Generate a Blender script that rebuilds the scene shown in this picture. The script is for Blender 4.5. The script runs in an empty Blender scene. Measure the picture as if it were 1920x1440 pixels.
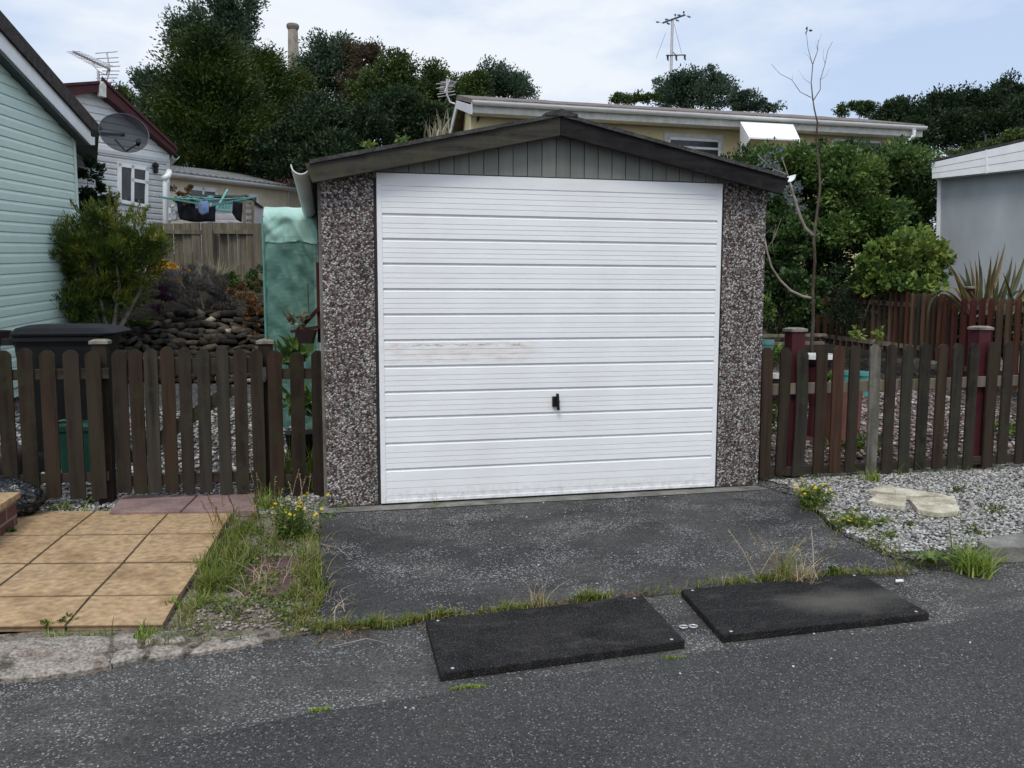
import bpy, math, random
import numpy as np
from mathutils import Vector, noise as mnoise
from math import sin, cos, pi, radians, sqrt

S = bpy.context.scene
COL = S.collection
random.seed(7)
RNG = np.random.default_rng(11)

# ------------------------------------------------------------------ camera
YAW, PITCH, ROLL = 0.2208706, 0.1034712, 0.00098521
CAM = np.array([-0.31645, -5.05651, 1.2605]); FPX = 1578.04
_f = np.array([sin(YAW)*cos(PITCH), cos(YAW)*cos(PITCH), -sin(PITCH)])
_r = np.array([cos(YAW), -sin(YAW), 0]); _u = np.cross(_r, _f)
RGT = cos(ROLL)*_r + sin(ROLL)*_u; UPV = -sin(ROLL)*_r + cos(ROLL)*_u
cam = bpy.data.cameras.new('camera'); camo = bpy.data.objects.new('camera', cam); COL.objects.link(camo)
from mathutils import Matrix
camo.matrix_world = Matrix(((RGT[0], UPV[0], -_f[0], CAM[0]), (RGT[1], UPV[1], -_f[1], CAM[1]),
                            (RGT[2], UPV[2], -_f[2], CAM[2]), (0, 0, 0, 1)))
cam.sensor_width = 36; cam.lens = 36*FPX/1920; cam.clip_end = 3000; cam.clip_start = 0.05
S.camera = camo

# ------------------------------------------------------------------ sky and sun
SUN_EL, SUN_AZ = radians(55), radians(205)      # azimuth clockwise from +Y
W = bpy.data.worlds.new('World'); S.world = W; W.use_nodes = True
nt = W.node_tree; nt.nodes.clear()
def N(t, ty, **k):
    n = t.nodes.new(ty)
    for a, b in k.items(): setattr(n, a, b)
    return n
sky = N(nt, 'ShaderNodeTexSky', sky_type='NISHITA', sun_disc=False)
sky.sun_elevation = SUN_EL; sky.sun_rotation = SUN_AZ; sky.air_density = 1.3; sky.dust_density = 2.0
b1 = N(nt, 'ShaderNodeBackground'); b1.inputs[1].default_value = 0.12
b2 = N(nt, 'ShaderNodeBackground')
tc = N(nt, 'ShaderNodeTexCoord'); mp = N(nt, 'ShaderNodeMapping'); mp.inputs['Scale'].default_value = (1.6, 1.6, 4.5)
nz = N(nt, 'ShaderNodeTexNoise'); nz.inputs['Scale'].default_value = 1.5; nz.inputs['Detail'].default_value = 6; nz.inputs['Roughness'].default_value = .55
rp = N(nt, 'ShaderNodeValToRGB'); rp.color_ramp.elements[0].position = .36; rp.color_ramp.elements[1].position = .60
rp.color_ramp.elements[0].color = (0.72,)*3+(1,); rp.color_ramp.elements[1].color = (1,)*3+(1,)
sx = N(nt, 'ShaderNodeSeparateXYZ')
mr = N(nt, 'ShaderNodeMapRange'); mr.inputs['From Min'].default_value = 0.35; mr.inputs['From Max'].default_value = 1; mr.inputs['To Min'].default_value = 0.93; mr.inputs['To Max'].default_value = 1.5
nt.links.new(tc.outputs['Generated'], mp.inputs[0]); nt.links.new(mp.outputs[0], nz.inputs[0]); nt.links.new(nz.outputs[0], rp.inputs[0])
nt.links.new(tc.outputs['Generated'], sx.inputs[0]); nt.links.new(sx.outputs[2], mr.inputs[0])
cr2 = N(nt, 'ShaderNodeValToRGB'); cr2.color_ramp.elements[0].position = .38; cr2.color_ramp.elements[1].position = .58
cr2.color_ramp.elements[0].color = (.60, .73, .98, 1); cr2.color_ramp.elements[1].color = (.86, .915, .985, 1)
nt.links.new(nz.outputs[0], cr2.inputs[0]); nt.links.new(cr2.outputs[0], b2.inputs[0])
nt.links.new(mr.outputs[0], b2.inputs[1])
mx = N(nt, 'ShaderNodeMixShader'); out = N(nt, 'ShaderNodeOutputWorld')
nt.links.new(sky.outputs[0], b1.inputs[0]); nt.links.new(rp.outputs[0], mx.inputs[0])
nt.links.new(b1.outputs[0], mx.inputs[1]); nt.links.new(b2.outputs[0], mx.inputs[2]); nt.links.new(mx.outputs[0], out.inputs[0])
sl = bpy.data.lights.new('sun', 'SUN'); sl.energy = 1.5; sl.angle = radians(20); sl.color = (1, .94, .85)
so = bpy.data.objects.new('sun', sl); COL.objects.link(so)
sd = Vector((sin(SUN_AZ)*cos(SUN_EL), cos(SUN_AZ)*cos(SUN_EL), sin(SUN_EL)))
so.rotation_euler = sd.to_track_quat('Z', 'Y').to_euler()
S.view_settings.view_transform = 'Standard'; S.view_settings.look = 'None'
S.view_settings.exposure = 0.13; S.view_settings.gamma = 1

# ------------------------------------------------------------------ measuring helpers
def ray(x, y): return _f + RGT*(x-960)/FPX - UPV*(y-720)/FPX
def P(x, y, d): return CAM + ray(x, y)*d                       # point at forward distance d
def at(x, y, Y): d = ray(x, y); return CAM + d*(Y-CAM[1])/d[1]   # point on plane y=Y
def atz(x, y, z=0.0): d = ray(x, y); return CAM + d*(z-CAM[2])/d[2]
def gz(x, y):
    return 0.0 if y < .3 else 0.06*(y-.3) if y < 12 else .7+.13*(y-12)
def gp(x, y):                                                  # ray meets the rising yard
    d = ray(x, y); t = 1.0
    for _ in range(4000):
        p = CAM+d*t
        if p[2] <= gz(p[0], p[1]): return p
        t += .01
    return p
class Wall:
    """vertical plane through p0 along e; (s, z) coordinates measured from p0"""
    def __init__(s, p0, p1):
        s.p0 = np.array(p0, float); s.e = np.array(p1, float)-s.p0
        n = np.array([s.e[1], -s.e[0], 0]); s.L = np.linalg.norm(s.e); s.e = s.e/s.L
        n /= np.linalg.norm(n)
        if np.dot(n, CAM-s.p0) < 0: n = -n
        s.n = n
    def inv(s, x, y):
        A = np.array([s.e, [0, 0, 1], -ray(x, y)]).T
        r = np.linalg.solve(A, CAM-s.p0); return r[0], r[1]
    def pt(s, a, z, o=0.0): return s.p0+s.e*a+np.array([0, 0, z])+s.n*o

# ------------------------------------------------------------------ object helpers
def tag(o, label=None, cat=None, group=None, kind=None):
    if label: o['label'] = label
    if cat: o['category'] = cat
    if group: o['group'] = group
    if kind: o['kind'] = kind
    return o
def thing(name, loc, label, cat, group=None):
    o = bpy.data.objects.new(name, None); COL.objects.link(o); o.location = tuple(float(v) for v in loc)
    o.empty_display_size = .1
    return tag(o, label, cat, group)
class MB:
    def __init__(s): s.v = []; s.f = []; s.r = []
    def add(s, vs, fs, rnd=0.5):
        b = len(s.v); s.v += [tuple(float(c) for c in v) for v in vs]; s.f += [tuple(i+b for i in f) for f in fs]
        s.r += [rnd]*len(vs); return s
    def box(s, x0, x1, y0, y1, z0, z1, rnd=.5):
        vs = [(x, y, z) for z in (z0, z1) for x, y in ((x0, y0), (x1, y0), (x1, y1), (x0, y1))]
        return s.add(vs, [(3, 2, 1, 0), (4, 5, 6, 7), (0, 1, 5, 4), (1, 2, 6, 5), (2, 3, 7, 6), (3, 0, 4, 7)], rnd)
    def hexa(s, a, b, rnd=.5):   # two quads
        return s.add(list(a)+list(b), [(3, 2, 1, 0), (4, 5, 6, 7), (0, 1, 5, 4), (1, 2, 6, 5), (2, 3, 7, 6), (3, 0, 4, 7)], rnd)
    def prism(s, poly, d, rnd=.5):  # polygon (3D list) extruded by vector d
        n = len(poly); d = np.array(d, float)
        vs = [np.array(p, float) for p in poly]+[np.array(p, float)+d for p in poly]
        fs = [tuple(range(n))[::-1], tuple(range(n, 2*n))]+[(i, (i+1) % n, (i+1) % n+n, i+n) for i in range(n)]
        return s.add(vs, fs, rnd)
    def bar(s, a, b, w, h, up=(0, 0, 1), rnd=.5):
        a = np.array(a, float); b = np.array(b, float); d = b-a; d = d/np.linalg.norm(d)
        up = np.array(up, float); sd = np.cross(d, up)
        if np.linalg.norm(sd) < 1e-5: sd = np.cross(d, (1, 0, 0))
        sd /= np.linalg.norm(sd); up = np.cross(sd, d)
        q = lambda c: [c-sd*w/2-up*h/2, c+sd*w/2-up*h/2, c+sd*w/2+up*h/2, c-sd*w/2+up*h/2]
        return s.hexa(q(a), q(b), rnd)
    def tube(s, pts, rad, n=8, rnd=.5, cap=True):
        pts = [np.array(p, float) for p in pts]
        if not hasattr(rad, '__len__'): rad = [rad]*len(pts)
        vs = []; fs = []; prev = None
        for i, p in enumerate(pts):
            t = pts[min(i+1, len(pts)-1)]-pts[max(i-1, 0)]; t = t/(np.linalg.norm(t)+1e-9)
            if prev is None:
                a = np.cross(t, (0, 0, 1));
                if np.linalg.norm(a) < .1: a = np.cross(t, (1, 0, 0))
            else: a = prev-t*np.dot(prev, t)
            a = a/np.linalg.norm(a); prev = a; b = np.cross(t, a)
            for k in range(n): vs.append(p+rad[i]*(a*cos(2*pi*k/n)+b*sin(2*pi*k/n)))
        for i in range(len(pts)-1):
            for k in range(n): fs.append((i*n+k, i*n+(k+1) % n, (i+1)*n+(k+1) % n, (i+1)*n+k))
        if cap: fs.append(tuple(range(n))[::-1]); fs.append(tuple(range((len(pts)-1)*n, len(pts)*n)))
        return s.add(vs, fs, rnd)
    def lathe(s, c, prof, n=20, rnd=.5, axis=None, squash=(1, 1)):
        c = np.array(c, float); vs = []; fs = []
        if axis is None: A, B, Z = np.array([1., 0, 0]), np.array([0, 1., 0]), np.array([0, 0, 1.])
        else:
            Z = np.array(axis, float); Z /= np.linalg.norm(Z); A = np.cross(Z, (0, 0, 1.))
            if np.linalg.norm(A) < .1: A = np.array([1., 0, 0])
            A /= np.linalg.norm(A); B = np.cross(Z, A)
        for r, z in prof:
            for k in range(n): vs.append(c+A*r*cos(2*pi*k/n)*squash[0]+B*r*sin(2*pi*k/n)*squash[1]+Z*z)
        for i in range(len(prof)-1):
            for k in range(n): fs.append((i*n+k, i*n+(k+1) % n, (i+1)*n+(k+1) % n, (i+1)*n+k))
        return s.add(vs, fs, rnd)
    def build(s, name, m, parent=None, smooth=False, kind=None, bevel=0):
        if parent is not None:
            L = parent.location; pp = parent.parent
            while pp is not None: L = L+pp.location; pp = pp.parent
            L = np.array(L)
        else:
            L = np.zeros(3)
        v = np.array(s.v, float)-L
        me = bpy.data.meshes.new(name); me.from_pydata(v.tolist(), [], s.f)
        a = me.attributes.new('rnd', 'FLOAT', 'POINT'); a.data.foreach_set('value', np.array(s.r, 'f'))
        if smooth: me.polygons.foreach_set('use_smooth', [True]*len(me.polygons))
        me.materials.append(m); me.update()
        o = bpy.data.objects.new(name, me); COL.objects.link(o)
        if parent is not None: o.parent = parent
        if kind: o['kind'] = kind
        if bevel:
            b = o.modifiers.new('bevel', 'BEVEL'); b.width = bevel; b.segments = 2; b.limit_method = 'ANGLE'; b.angle_limit = .6
        return o
def fastmesh(name, V, nq, m, rnd, parent=None, kind=None, tri=False, F=None):
    """V: (n*k,3) vertices of n separate k-gons (or F given)"""
    L = np.zeros(3)
    if isinstance(m, str): m = M[m]
    if parent is not None: L = np.array(parent.location)
    V = np.asarray(V, float)-L
    me = bpy.data.meshes.new(name); me.vertices.add(len(V)); me.vertices.foreach_set('co', V.astype('f').ravel())
    if F is None: F = np.arange(len(V)).reshape(-1, nq)
    k = F.shape[1]
    me.loops.add(F.size); me.loops.foreach_set('vertex_index', F.astype('i').ravel())
    me.polygons.add(len(F)); me.polygons.foreach_set('loop_start', (np.arange(len(F))*k).astype('i'))
    me.update(calc_edges=True)
    a = me.attributes.new('rnd', 'FLOAT', 'POINT'); a.data.foreach_set('value', np.asarray(rnd, 'f'))
    me.materials.append(m); me.validate()
    o = bpy.data.objects.new(name, me); COL.objects.link(o)
    if parent is not None: o.parent = parent
    if kind: o['kind'] = kind
    return o

# ------------------------------------------------------------------ materials
def base(name, rough=.8, spec=.3):
    m = bpy.data.materials.new(name); m.use_nodes = True; t = m.node_tree; t.nodes.clear()
    o = N(t, 'ShaderNodeOutputMaterial'); b = N(t, 'ShaderNodeBsdfPrincipled'); t.links.new(b.outputs[0], o.inputs[0])
    b.inputs['Roughness'].default_value = rough; b.inputs['Specular IOR Level'].default_value = spec
    return m, t, b
def pos(t, sc=(1, 1, 1), rot=(0, 0, 0)):
    g = N(t, 'ShaderNodeNewGeometry'); mp = N(t, 'ShaderNodeMapping'); mp.inputs['Scale'].default_value = sc; mp.inputs['Rotation'].default_value = rot
    t.links.new(g.outputs['Position'], mp.inputs[0]); return mp.outputs[0]
def ramp(t, src, stops, interp='LINEAR'):
    r = N(t, 'ShaderNodeValToRGB'); r.color_ramp.interpolation = interp
    e = r.color_ramp.elements
    while len(e) < len(stops): e.new(.5)
    for i, (p, c) in enumerate(stops):
        e[i].position = p; e[i].color = (c if hasattr(c, '__len__') else (c, c, c))+(1,) if hasattr(c, '__len__') else (c, c, c, 1)
    t.links.new(src, r.inputs[0]); return r.outputs[0]
def nse(t, vec, scale, detail=4, rough=.5):
    n = N(t, 'ShaderNodeTexNoise'); n.inputs['Scale'].default_value = scale; n.inputs['Detail'].default_value = detail; n.inputs['Roughness'].default_value = rough
    if vec is not None: t.links.new(vec, n.inputs[0])
    return n.outputs[0]
def mixc(t, fac, a, b, mode='MIX'):
    m = N(t, 'ShaderNodeMix', data_type='RGBA', blend_type=mode)
    for i, v in ((0, fac), (6, a), (7, b)):
        if hasattr(v, 'default_value') or hasattr(v, 'links'): t.links.new(v, m.inputs[i])
        elif hasattr(v, '__len__'): m.inputs[i].default_value = tuple(v)+(1,)
        else: m.inputs[i].default_value = v
    return m.outputs[2]
def bump(t, b, h, st=.3, dist=.01):
    n = N(t, 'ShaderNodeBump'); n.inputs['Strength'].default_value = st; n.inputs['Distance'].default_value = dist
    t.links.new(h, n.inputs['Height']); t.links.new(n.outputs[0], b.inputs['Normal'])
def noisy(name, c1, c2, scale=5, rough=.8, spec=.3, bs=0, bd=.004, bscale=60, stretch=(1, 1, 1), c3=None, fine=0, fscale=80, lo=.35, hi=.65, metal=0):
    m, t, b = base(name, rough, spec); v = pos(t, stretch)
    st = [(lo, c1), (hi, c2)] if c3 is None else [(lo, c1), ((lo+hi)/2, c2), (hi, c3)]
    c = ramp(t, nse(t, v, scale, 6, .6), st)
    if fine:
        c = mixc(t, 1.0, c, ramp(t, nse(t, v, fscale, 3), [(.3, 1-fine), (.7, 1+fine*.3)]), 'MULTIPLY')
    t.links.new(c, b.inputs['Base Color']); b.inputs['Metallic'].default_value = metal
    if bs: bump(t, b, nse(t, v, bscale, 4), bs, bd)
    return m
def wood(name, cols, rough=.85, gr=18, perobj=True, axis=2, moss=None, contrast=1.0):
    m, t, b = base(name, rough, .2)
    sc = [gr, gr, gr]; sc[axis] = gr*.06
    v = pos(t, tuple(sc)); g = nse(t, v, 1.6, 6, .65)
    oi = N(t, 'ShaderNodeObjectInfo')
    a = ramp(t, oi.outputs['Random'], [(i/(len(cols)-.999), c) for i, c in enumerate(cols)]) if perobj else None
    if a is None:
        a = ramp(t, nse(t, pos(t), 3, 4), [(.3+.4*i/(len(cols)-.999), c) for i, c in enumerate(cols)])
    c = mixc(t, 1.0, a, ramp(t, g, [(.3, 1-.6*contrast), (.5, .97), (.72, 1+.45*contrast)]), 'MULTIPLY')
    if moss:
        c = mixc(t, ramp(t, nse(t, pos(t), 9, 6, .7), [(.48, 0.), (.66, .75)]), c, moss)
    t.links.new(c, b.inputs['Base Color']); bump(t, b, g, .5, .004); return m
def leafmat(name, stops, rough=.55, trans=.25, hue=None):
    m, t, b = base(name, rough, .35)
    at_ = N(t, 'ShaderNodeAttribute', attribute_name='rnd'); v = pos(t)
    nn = nse(t, v, 1.1 if hue is None else hue, 3)
    ad = N(t, 'ShaderNodeMath', operation='MULTIPLY_ADD'); t.links.new(nn, ad.inputs[0]); ad.inputs[1].default_value = .9; 
    sb = N(t, 'ShaderNodeMath', operation='MULTIPLY_ADD'); t.links.new(at_.outputs['Fac'], sb.inputs[0]); sb.inputs[1].default_value = .75; sb.inputs[2].default_value = -.33
    t.links.new(sb.outputs[0], ad.inputs[2])
    c = ramp(t, ad.outputs[0], stops); t.links.new(c, b.inputs['Base Color'])
    tr = N(t, 'ShaderNodeBsdfTranslucent'); t.links.new(c, tr.inputs[0])
    ms = N(t, 'ShaderNodeMixShader'); ms.inputs[0].default_value = trans
    t.links.new(b.outputs[0], ms.inputs[1]); t.links.new(tr.outputs[0], ms.inputs[2])
    t.links.new(ms.outputs[0], [n for n in t.nodes if n.type == 'OUTPUT_MATERIAL'][0].inputs[0])
    return m
M = {}
def plain(name, c, rough=.6, spec=.4, metal=0, var=.12, scale=8, bs=0):
    c = np.array(c); M[name] = noisy(name, tuple(c*(1-var)), tuple(np.minimum(c*(1+var), .95)), scale, rough, spec, metal=metal, bs=bs); return M[name]

# asphalt ------------------------------------------------------------
def asphalt(name, dark, light, chip, cs=230, amt=.93, rough=.9, patch=1.4, chipcol=(.34, .34, .33)):
    m, t, b = base(name, rough, .25); v = pos(t)
    vo = N(t, 'ShaderNodeTexVoronoi', feature='F1'); vo.inputs['Scale'].default_value = cs; t.links.new(v, vo.inputs[0])
    sp = N(t, 'ShaderNodeSeparateColor'); t.links.new(vo.outputs['Color'], sp.inputs[0])
    pt = nse(t, v, patch, 6, .6)
    c = ramp(t, pt, [(.35, dark), (.65, light)])
    c = mixc(t, 1.0, c, ramp(t, sp.outputs[0], [(0, .5), (.6, 1.05), (1, 1.7)]), 'MULTIPLY')
    # pale chips, thicker where worn
    th = N(t, 'ShaderNodeMath', operation='MULTIPLY_ADD'); t.links.new(nse(t, pos(t, (1.2, 1.2, 1), (0, 0, .4)), patch*1.3, 5, .6), th.inputs[0]); th.inputs[1].default_value = -chip; th.inputs[2].default_value = amt+chip*.5
    gt = N(t, 'ShaderNodeMath', operation='GREATER_THAN'); t.links.new(sp.outputs[1], gt.inputs[0]); t.links.new(th.outputs[0], gt.inputs[1])
    c = mixc(t, gt.outputs[0], c, mixc(t, sp.outputs[2], tuple(.5*x for x in chipcol), chipcol))
    t.links.new(c, b.inputs['Base Color']); bump(t, b, vo.outputs['Distance'], .5, .004)
    return m
def dusty(m, amt=.5, col=(.10, .09, .075), sc=6, lo=.52, hi=.72):
    t = m.node_tree; b = [n for n in t.nodes if n.type == 'BSDF_PRINCIPLED'][0]; src = b.inputs['Base Color'].links[0].from_socket
    k = ramp(t, nse(t, pos(t, (1, 2.2, 1), (0, 0, .1)), sc, 7, .75), [(lo, 0.), (hi, amt)])
    g = ramp(t, nse(t, pos(t), 330, 1), [(.62, 0.), (.68, .6)])
    c = mixc(t, k, src, col); c = mixc(t, g, c, tuple(x*1.6 for x in col)); t.links.new(c, b.inputs['Base Color'])
M['road'] = asphalt('road asphalt', (.032, .031, .031), (.048, .047, .046), .12, 200, .945, patch=.9, chipcol=(.22, .22, .22))
M['roadedge'] = asphalt('worn asphalt', (.048, .046, .043), (.085, .082, .075), .6, 190, .93, patch=2.2)
M['drive'] = asphalt('driveway asphalt', (.030, .030, .030), (.072, .070, .066), 1.1, 165, .94, patch=1.5)
# pebbledash -----------------------------------------------------------
def pebbledash():
    m, t, b = base('pebbledash', .75, .3); v = pos(t)
    d = nse(t, v, 160, 2); dv = N(t, 'ShaderNodeVectorMath', operation='MULTIPLY_ADD')
    t.links.new(d, dv.inputs[0]); dv.inputs[1].default_value = (.006,)*3; t.links.new(v, dv.inputs[2])
    vo = N(t, 'ShaderNodeTexVoronoi', feature='F1'); vo.inputs['Scale'].default_value = 100; t.links.new(dv.outputs[0], vo.inputs[0])
    sp = N(t, 'ShaderNodeSeparateColor'); t.links.new(vo.outputs['Color'], sp.inputs[0])
    c = ramp(t, sp.outputs[0], [(0, (.07, .055, .053)), (.17, (.19, .10, .09)), (.33, (.27, .235, .215)), (.48, (.50, .47, .44)), (.60, (.13, .10, .09)), (.70, (.34, .315, .29)), (.84, (.70, .68, .64))], 'CONSTANT')
    edge = ramp(t, vo.outputs['Distance'], [(.34, 1.), (.62, .42)])
    c = mixc(t, 1.0, c, edge, 'MULTIPLY')
    grime = ramp(t, nse(t, pos(t, (5, 5, .8)), 2.4, 6, .65), [(.32, .58), (.62, 1.08)])
    c = mixc(t, 1.0, c, grime, 'MULTIPLY')
    t.links.new(c, b.inputs['Base Color'])
    bump(t, b, ramp(t, vo.outputs['Distance'], [(0, 1.), (.6, 0.)]), 1, .006); return m
M['pebble'] = pebbledash()
M['concrete'] = noisy('weathered concrete', (.12, .115, .10), (.27, .26, .24), 7, .9, .2, .5, .004, 90, fine=.35, fscale=150)
M['kerbstone'] = noisy('old cement', (.10, .088, .07), (.36, .32, .275), 9, .9, .2, 1, .012, 50, fine=.6, fscale=90, c3=(.22, .175, .145))
M['slabpale'] = noisy('broken pale slab', (.36, .32, .23), (.64, .60, .48), 9, .9, .2, .8, .008, 50, fine=.35)
M['tan'] = noisy('tan paving', (.27, .17, .088), (.43, .295, .165), 3.2, .88, .2, .8, .008, 28, c3=(.37, .255, .15), fine=.38, fscale=30, lo=.3, hi=.7)
M['redslab'] = noisy('red paving', (.20, .135, .125), (.30, .21, .19), 7, .88, .2, .4, .004, 60, fine=.25, fscale=90)
M['joint'] = noisy('joint soil', (.035, .028, .02), (.09, .07, .045), 20, .95, .1)
M['kerbsoil'] = noisy('kerb dirt', (.045, .037, .028), (.22, .19, .155), 16, .95, .1, 1, .01, 60, fine=.5, fscale=110, c3=(.10, .08, .06))
M['soil'] = noisy('garden soil', (.022, .018, .012), (.06, .05, .034), 6, .95, .1, .9, .02, 40, fine=.4)
def gravelmat(name, cols, cs):
    m, t, b = base(name, .9, .2); v = pos(t)
    vo = N(t, 'ShaderNodeTexVoronoi', feature='F1'); vo.inputs['Scale'].default_value = cs; t.links.new(v, vo.inputs[0])
    sp = N(t, 'ShaderNodeSeparateColor'); t.links.new(vo.outputs['Color'], sp.inputs[0])
    c = ramp(t, sp.outputs[0], [(i/len(cols), c) for i, c in enumerate(cols)], 'CONSTANT')
    c = mixc(t, 1., c, ramp(t, vo.outputs['Distance'], [(.25, 1.), (.6, .3)]), 'MULTIPLY')
    t.links.new(c, b.inputs['Base Color']); bump(t, b, ramp(t, vo.outputs['Distance'], [(0, 1.), (.7, 0.)]), 1, .012); return m
M['gravelbed'] = gravelmat('grey gravel', [(.13, .12, .11), (.24, .23, .22), (.07, .065, .06), (.32, .31, .30), (.18, .17, .165)], 55)
M['pinkgravel'] = gravelmat('pink gravel', [(.13, .09, .08), (.20, .16, .145), (.05, .04, .035), (.25, .21, .20), (.09, .07, .06), (.045, .055, .025)], 30)
M['stone'] = None
def rndmat(name, stops, rough=.85, bs=.5, bscale=60, interp='LINEAR', spec=.25, fine=.3):
    m, t, b = base(name, rough, spec)
    a = N(t, 'ShaderNodeAttribute', attribute_name='rnd'); v = pos(t)
    c = ramp(t, a.outputs['Fac'], stops, interp)
    c = mixc(t, 1., c, ramp(t, nse(t, v, bscale, 4, .6), [(.3, 1-fine), (.7, 1+fine)]), 'MULTIPLY')
    t.links.new(c, b.inputs['Base Color']); bump(t, b, nse(t, v, bscale, 4), bs, .006); return m
M['stones'] = rndmat('pale gravel stones', [(0, (.12, .115, .105)), (.35, (.25, .24, .23)), (.75, (.40, .39, .37)), (1, (.60, .58, .55))], bscale=200)
M['pinkstones'] = rndmat('pink gravel stones', [(0, (.06, .045, .04)), (.4, (.15, .11, .10)), (.8, (.26, .22, .20)), (1, (.48, .44, .41))], bscale=150)
M['rubblestones'] = rndmat('dull rubble', [(0, (.09, .075, .06)), (.5, (.22, .18, .15)), (1, (.40, .36, .32))], bscale=120)
M['rock'] = rndmat('rubble stone', [(0, (.016, .014, .012)), (.45, (.046, .04, .032)), (.75, (.09, .075, .055)), (.92, (.13, .08, .06)), (1, (.36, .32, .25))], bs=.9, bscale=24, fine=.55)
# garage --------------------------------------------------------------
def doormat():
    m, t, b = base('white enamelled door', .35, .5); v = pos(t)
    c = mixc(t, ramp(t, nse(t, pos(t, (1, 1, .35)), 2.5, 5), [(.4, 0.), (.75, .5)]), (.83, .835, .84), (.72, .72, .70))
    # rusty scrape across the middle: a band of stain with its own place
    sx = N(t, 'ShaderNodeSeparateXYZ'); t.links.new(v, sx.inputs[0])
    def band(src, lo, hi, soft):
        a = N(t, 'ShaderNodeMapRange', interpolation_type='SMOOTHSTEP'); a.inputs[1].default_value = lo-soft; a.inputs[2].default_value = lo; t.links.new(src, a.inputs[0])
        d = N(t, 'ShaderNodeMapRange', interpolation_type='SMOOTHSTEP'); d.inputs[1].default_value = hi; d.inputs[2].default_value = hi+soft; d.inputs[3].default_value = 1; d.inputs[4].default_value = 0; t.links.new(src, d.inputs[0])
        mm = N(t, 'ShaderNodeMath', operation='MULTIPLY'); t.links.new(a.outputs[0], mm.inputs[0]); t.links.new(d.outputs[0], mm.inputs[1]); return mm.outputs[0]
    def mul(a, c2):
        mm = N(t, 'ShaderNodeMath', operation='MULTIPLY'); t.links.new(a, mm.inputs[0]); t.links.new(c2, mm.inputs[1]); return mm.outputs[0]
    k = mul(mul(band(sx.outputs[0], .12, .9, .15), band(sx.outputs[2], .87, .975, .02)), ramp(t, nse(t, pos(t, (5, 1, 22)), 1.4, 6, .7), [(.42, 0.), (.70, .75)]))
    c = mixc(t, k, c, (.62, .50, .42))
    k2 = mul(mul(band(sx.outputs[0], .10, .86, .03), band(sx.outputs[2], .962, .974, .004)), ramp(t, nse(t, pos(t, (9, 1, 60)), 1.4, 6, .7), [(.50, 0.), (.58, .85)]))
    c = mixc(t, k2, c, (.33, .30, .27))
    # mud splashed along the foot
    k3 = mul(band(sx.outputs[2], -.1, .03, .10), ramp(t, nse(t, v, 26, 5, .7), [(.42, 0.), (.7, .55)]))
    c = mixc(t, k3, c, (.40, .37, .32))
    t.links.new(c, b.inputs['Base Color']); bump(t, b, nse(t, pos(t, (1, 1, 2)), 3.5, 3), .25, .02); return m
M['door'] = doormat()
M['fascia'] = wood('weathered fascia timber', [(.036, .033, .029), (.056, .052, .045)], .9, 16, False, 0, moss=(.068, .068, .036))
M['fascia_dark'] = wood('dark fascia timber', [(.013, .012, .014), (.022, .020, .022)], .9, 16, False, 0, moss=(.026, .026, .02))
M['gable'] = wood('grey-green painted boards', [(.20, .205, .185), (.235, .24, .215)], .85, 5, False, 2, contrast=.35)
M['felt'] = noisy('dark roof sheet', (.05, .048, .046), (.10, .098, .092), 12, .95, .1, .9, .01, 50, fine=.4)
plain('upvc', (.80, .81, .81), .4, .5, var=.05); plain('upvc_old', (.62, .62, .58), .5, .4, var=.15)
plain('blackplastic', (.006, .007, .008), .45, .3, var=.3); plain('flatblack', (.02, .02, .02), .6)
M['rubber'] = noisy('black rubber', (.006, .006, .007), (.014, .014, .015), 4, .9, .15, .6, .003, 200, c3=(.022, .021, .02), fine=.35, fscale=260)
def mat_worn():
    m, t, b = base('scuffed rubber', .9, .15); v = pos(t)
    vm = N(t, 'ShaderNodeVectorMath', operation='SUBTRACT'); t.links.new(v, vm.inputs[0]); vm.inputs[1].default_value = (1.76, -2.10, .03)
    vs = N(t, 'ShaderNodeVectorMath', operation='MULTIPLY'); t.links.new(vm.outputs[0], vs.inputs[0]); vs.inputs[1].default_value = (2.6, 6.5, 0)
    ln = N(t, 'ShaderNodeVectorMath', operation='LENGTH'); t.links.new(vs.outputs[0], ln.inputs[0])
    md = N(t, 'ShaderNodeMath', operation='MULTIPLY_ADD'); t.links.new(nse(t, v, 5, 4), md.inputs[0]); md.inputs[1].default_value = 1.1; t.links.new(ln.outputs['Value'], md.inputs[2])
    k = ramp(t, md.outputs[0], [(.1, .75), (.85, .35), (1., .0)])
    md2 = N(t, 'ShaderNodeMath', operation='MULTIPLY'); md2.inputs[1].default_value = .62; t.links.new(md.outputs[0], md2.inputs[0])
    k = ramp(t, md2.outputs[0], [(.35, .85), (1., 0.)])
    c = mixc(t, k, mixc(t, nse(t, v, 220, 2), (.006, .006, .007), (.014, .014, .015)), (.10, .094, .082))
    t.links.new(c, b.inputs['Base Color']); bump(t, b, nse(t, v, 240, 3), .4, .002); return m
M['rubber_worn'] = mat_worn(); dusty(M['rubber'], .35); dusty(M['rubber_worn'], .35)
dusty(M['road'], .35, (.075, .07, .062), 1.3, .45, .7); dusty(M['roadedge'], .6, (.030, .028, .025), 2.0, .5, .66); dusty(M['drive'], .6, (.018, .018, .018), 2.4, .52, .66)
plain('steel', (.55, .55, .56), .35, .5, .6); plain('darkmetal', (.05, .05, .055), .5, .5, .4); plain('alu', (.42, .40, .40), .45, .5, .5)
FB = [(.075, .050, .033), (.10, .055, .033), (.085, .066, .048), (.062, .046, .034), (.115, .068, .045), (.052, .042, .032), (.09, .055, .036)]
FB = [tuple((c*.75+sum(k)/3*.25)*.40*w for c, w in zip(k, (1.04, .96, .88))) for k in FB]
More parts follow.
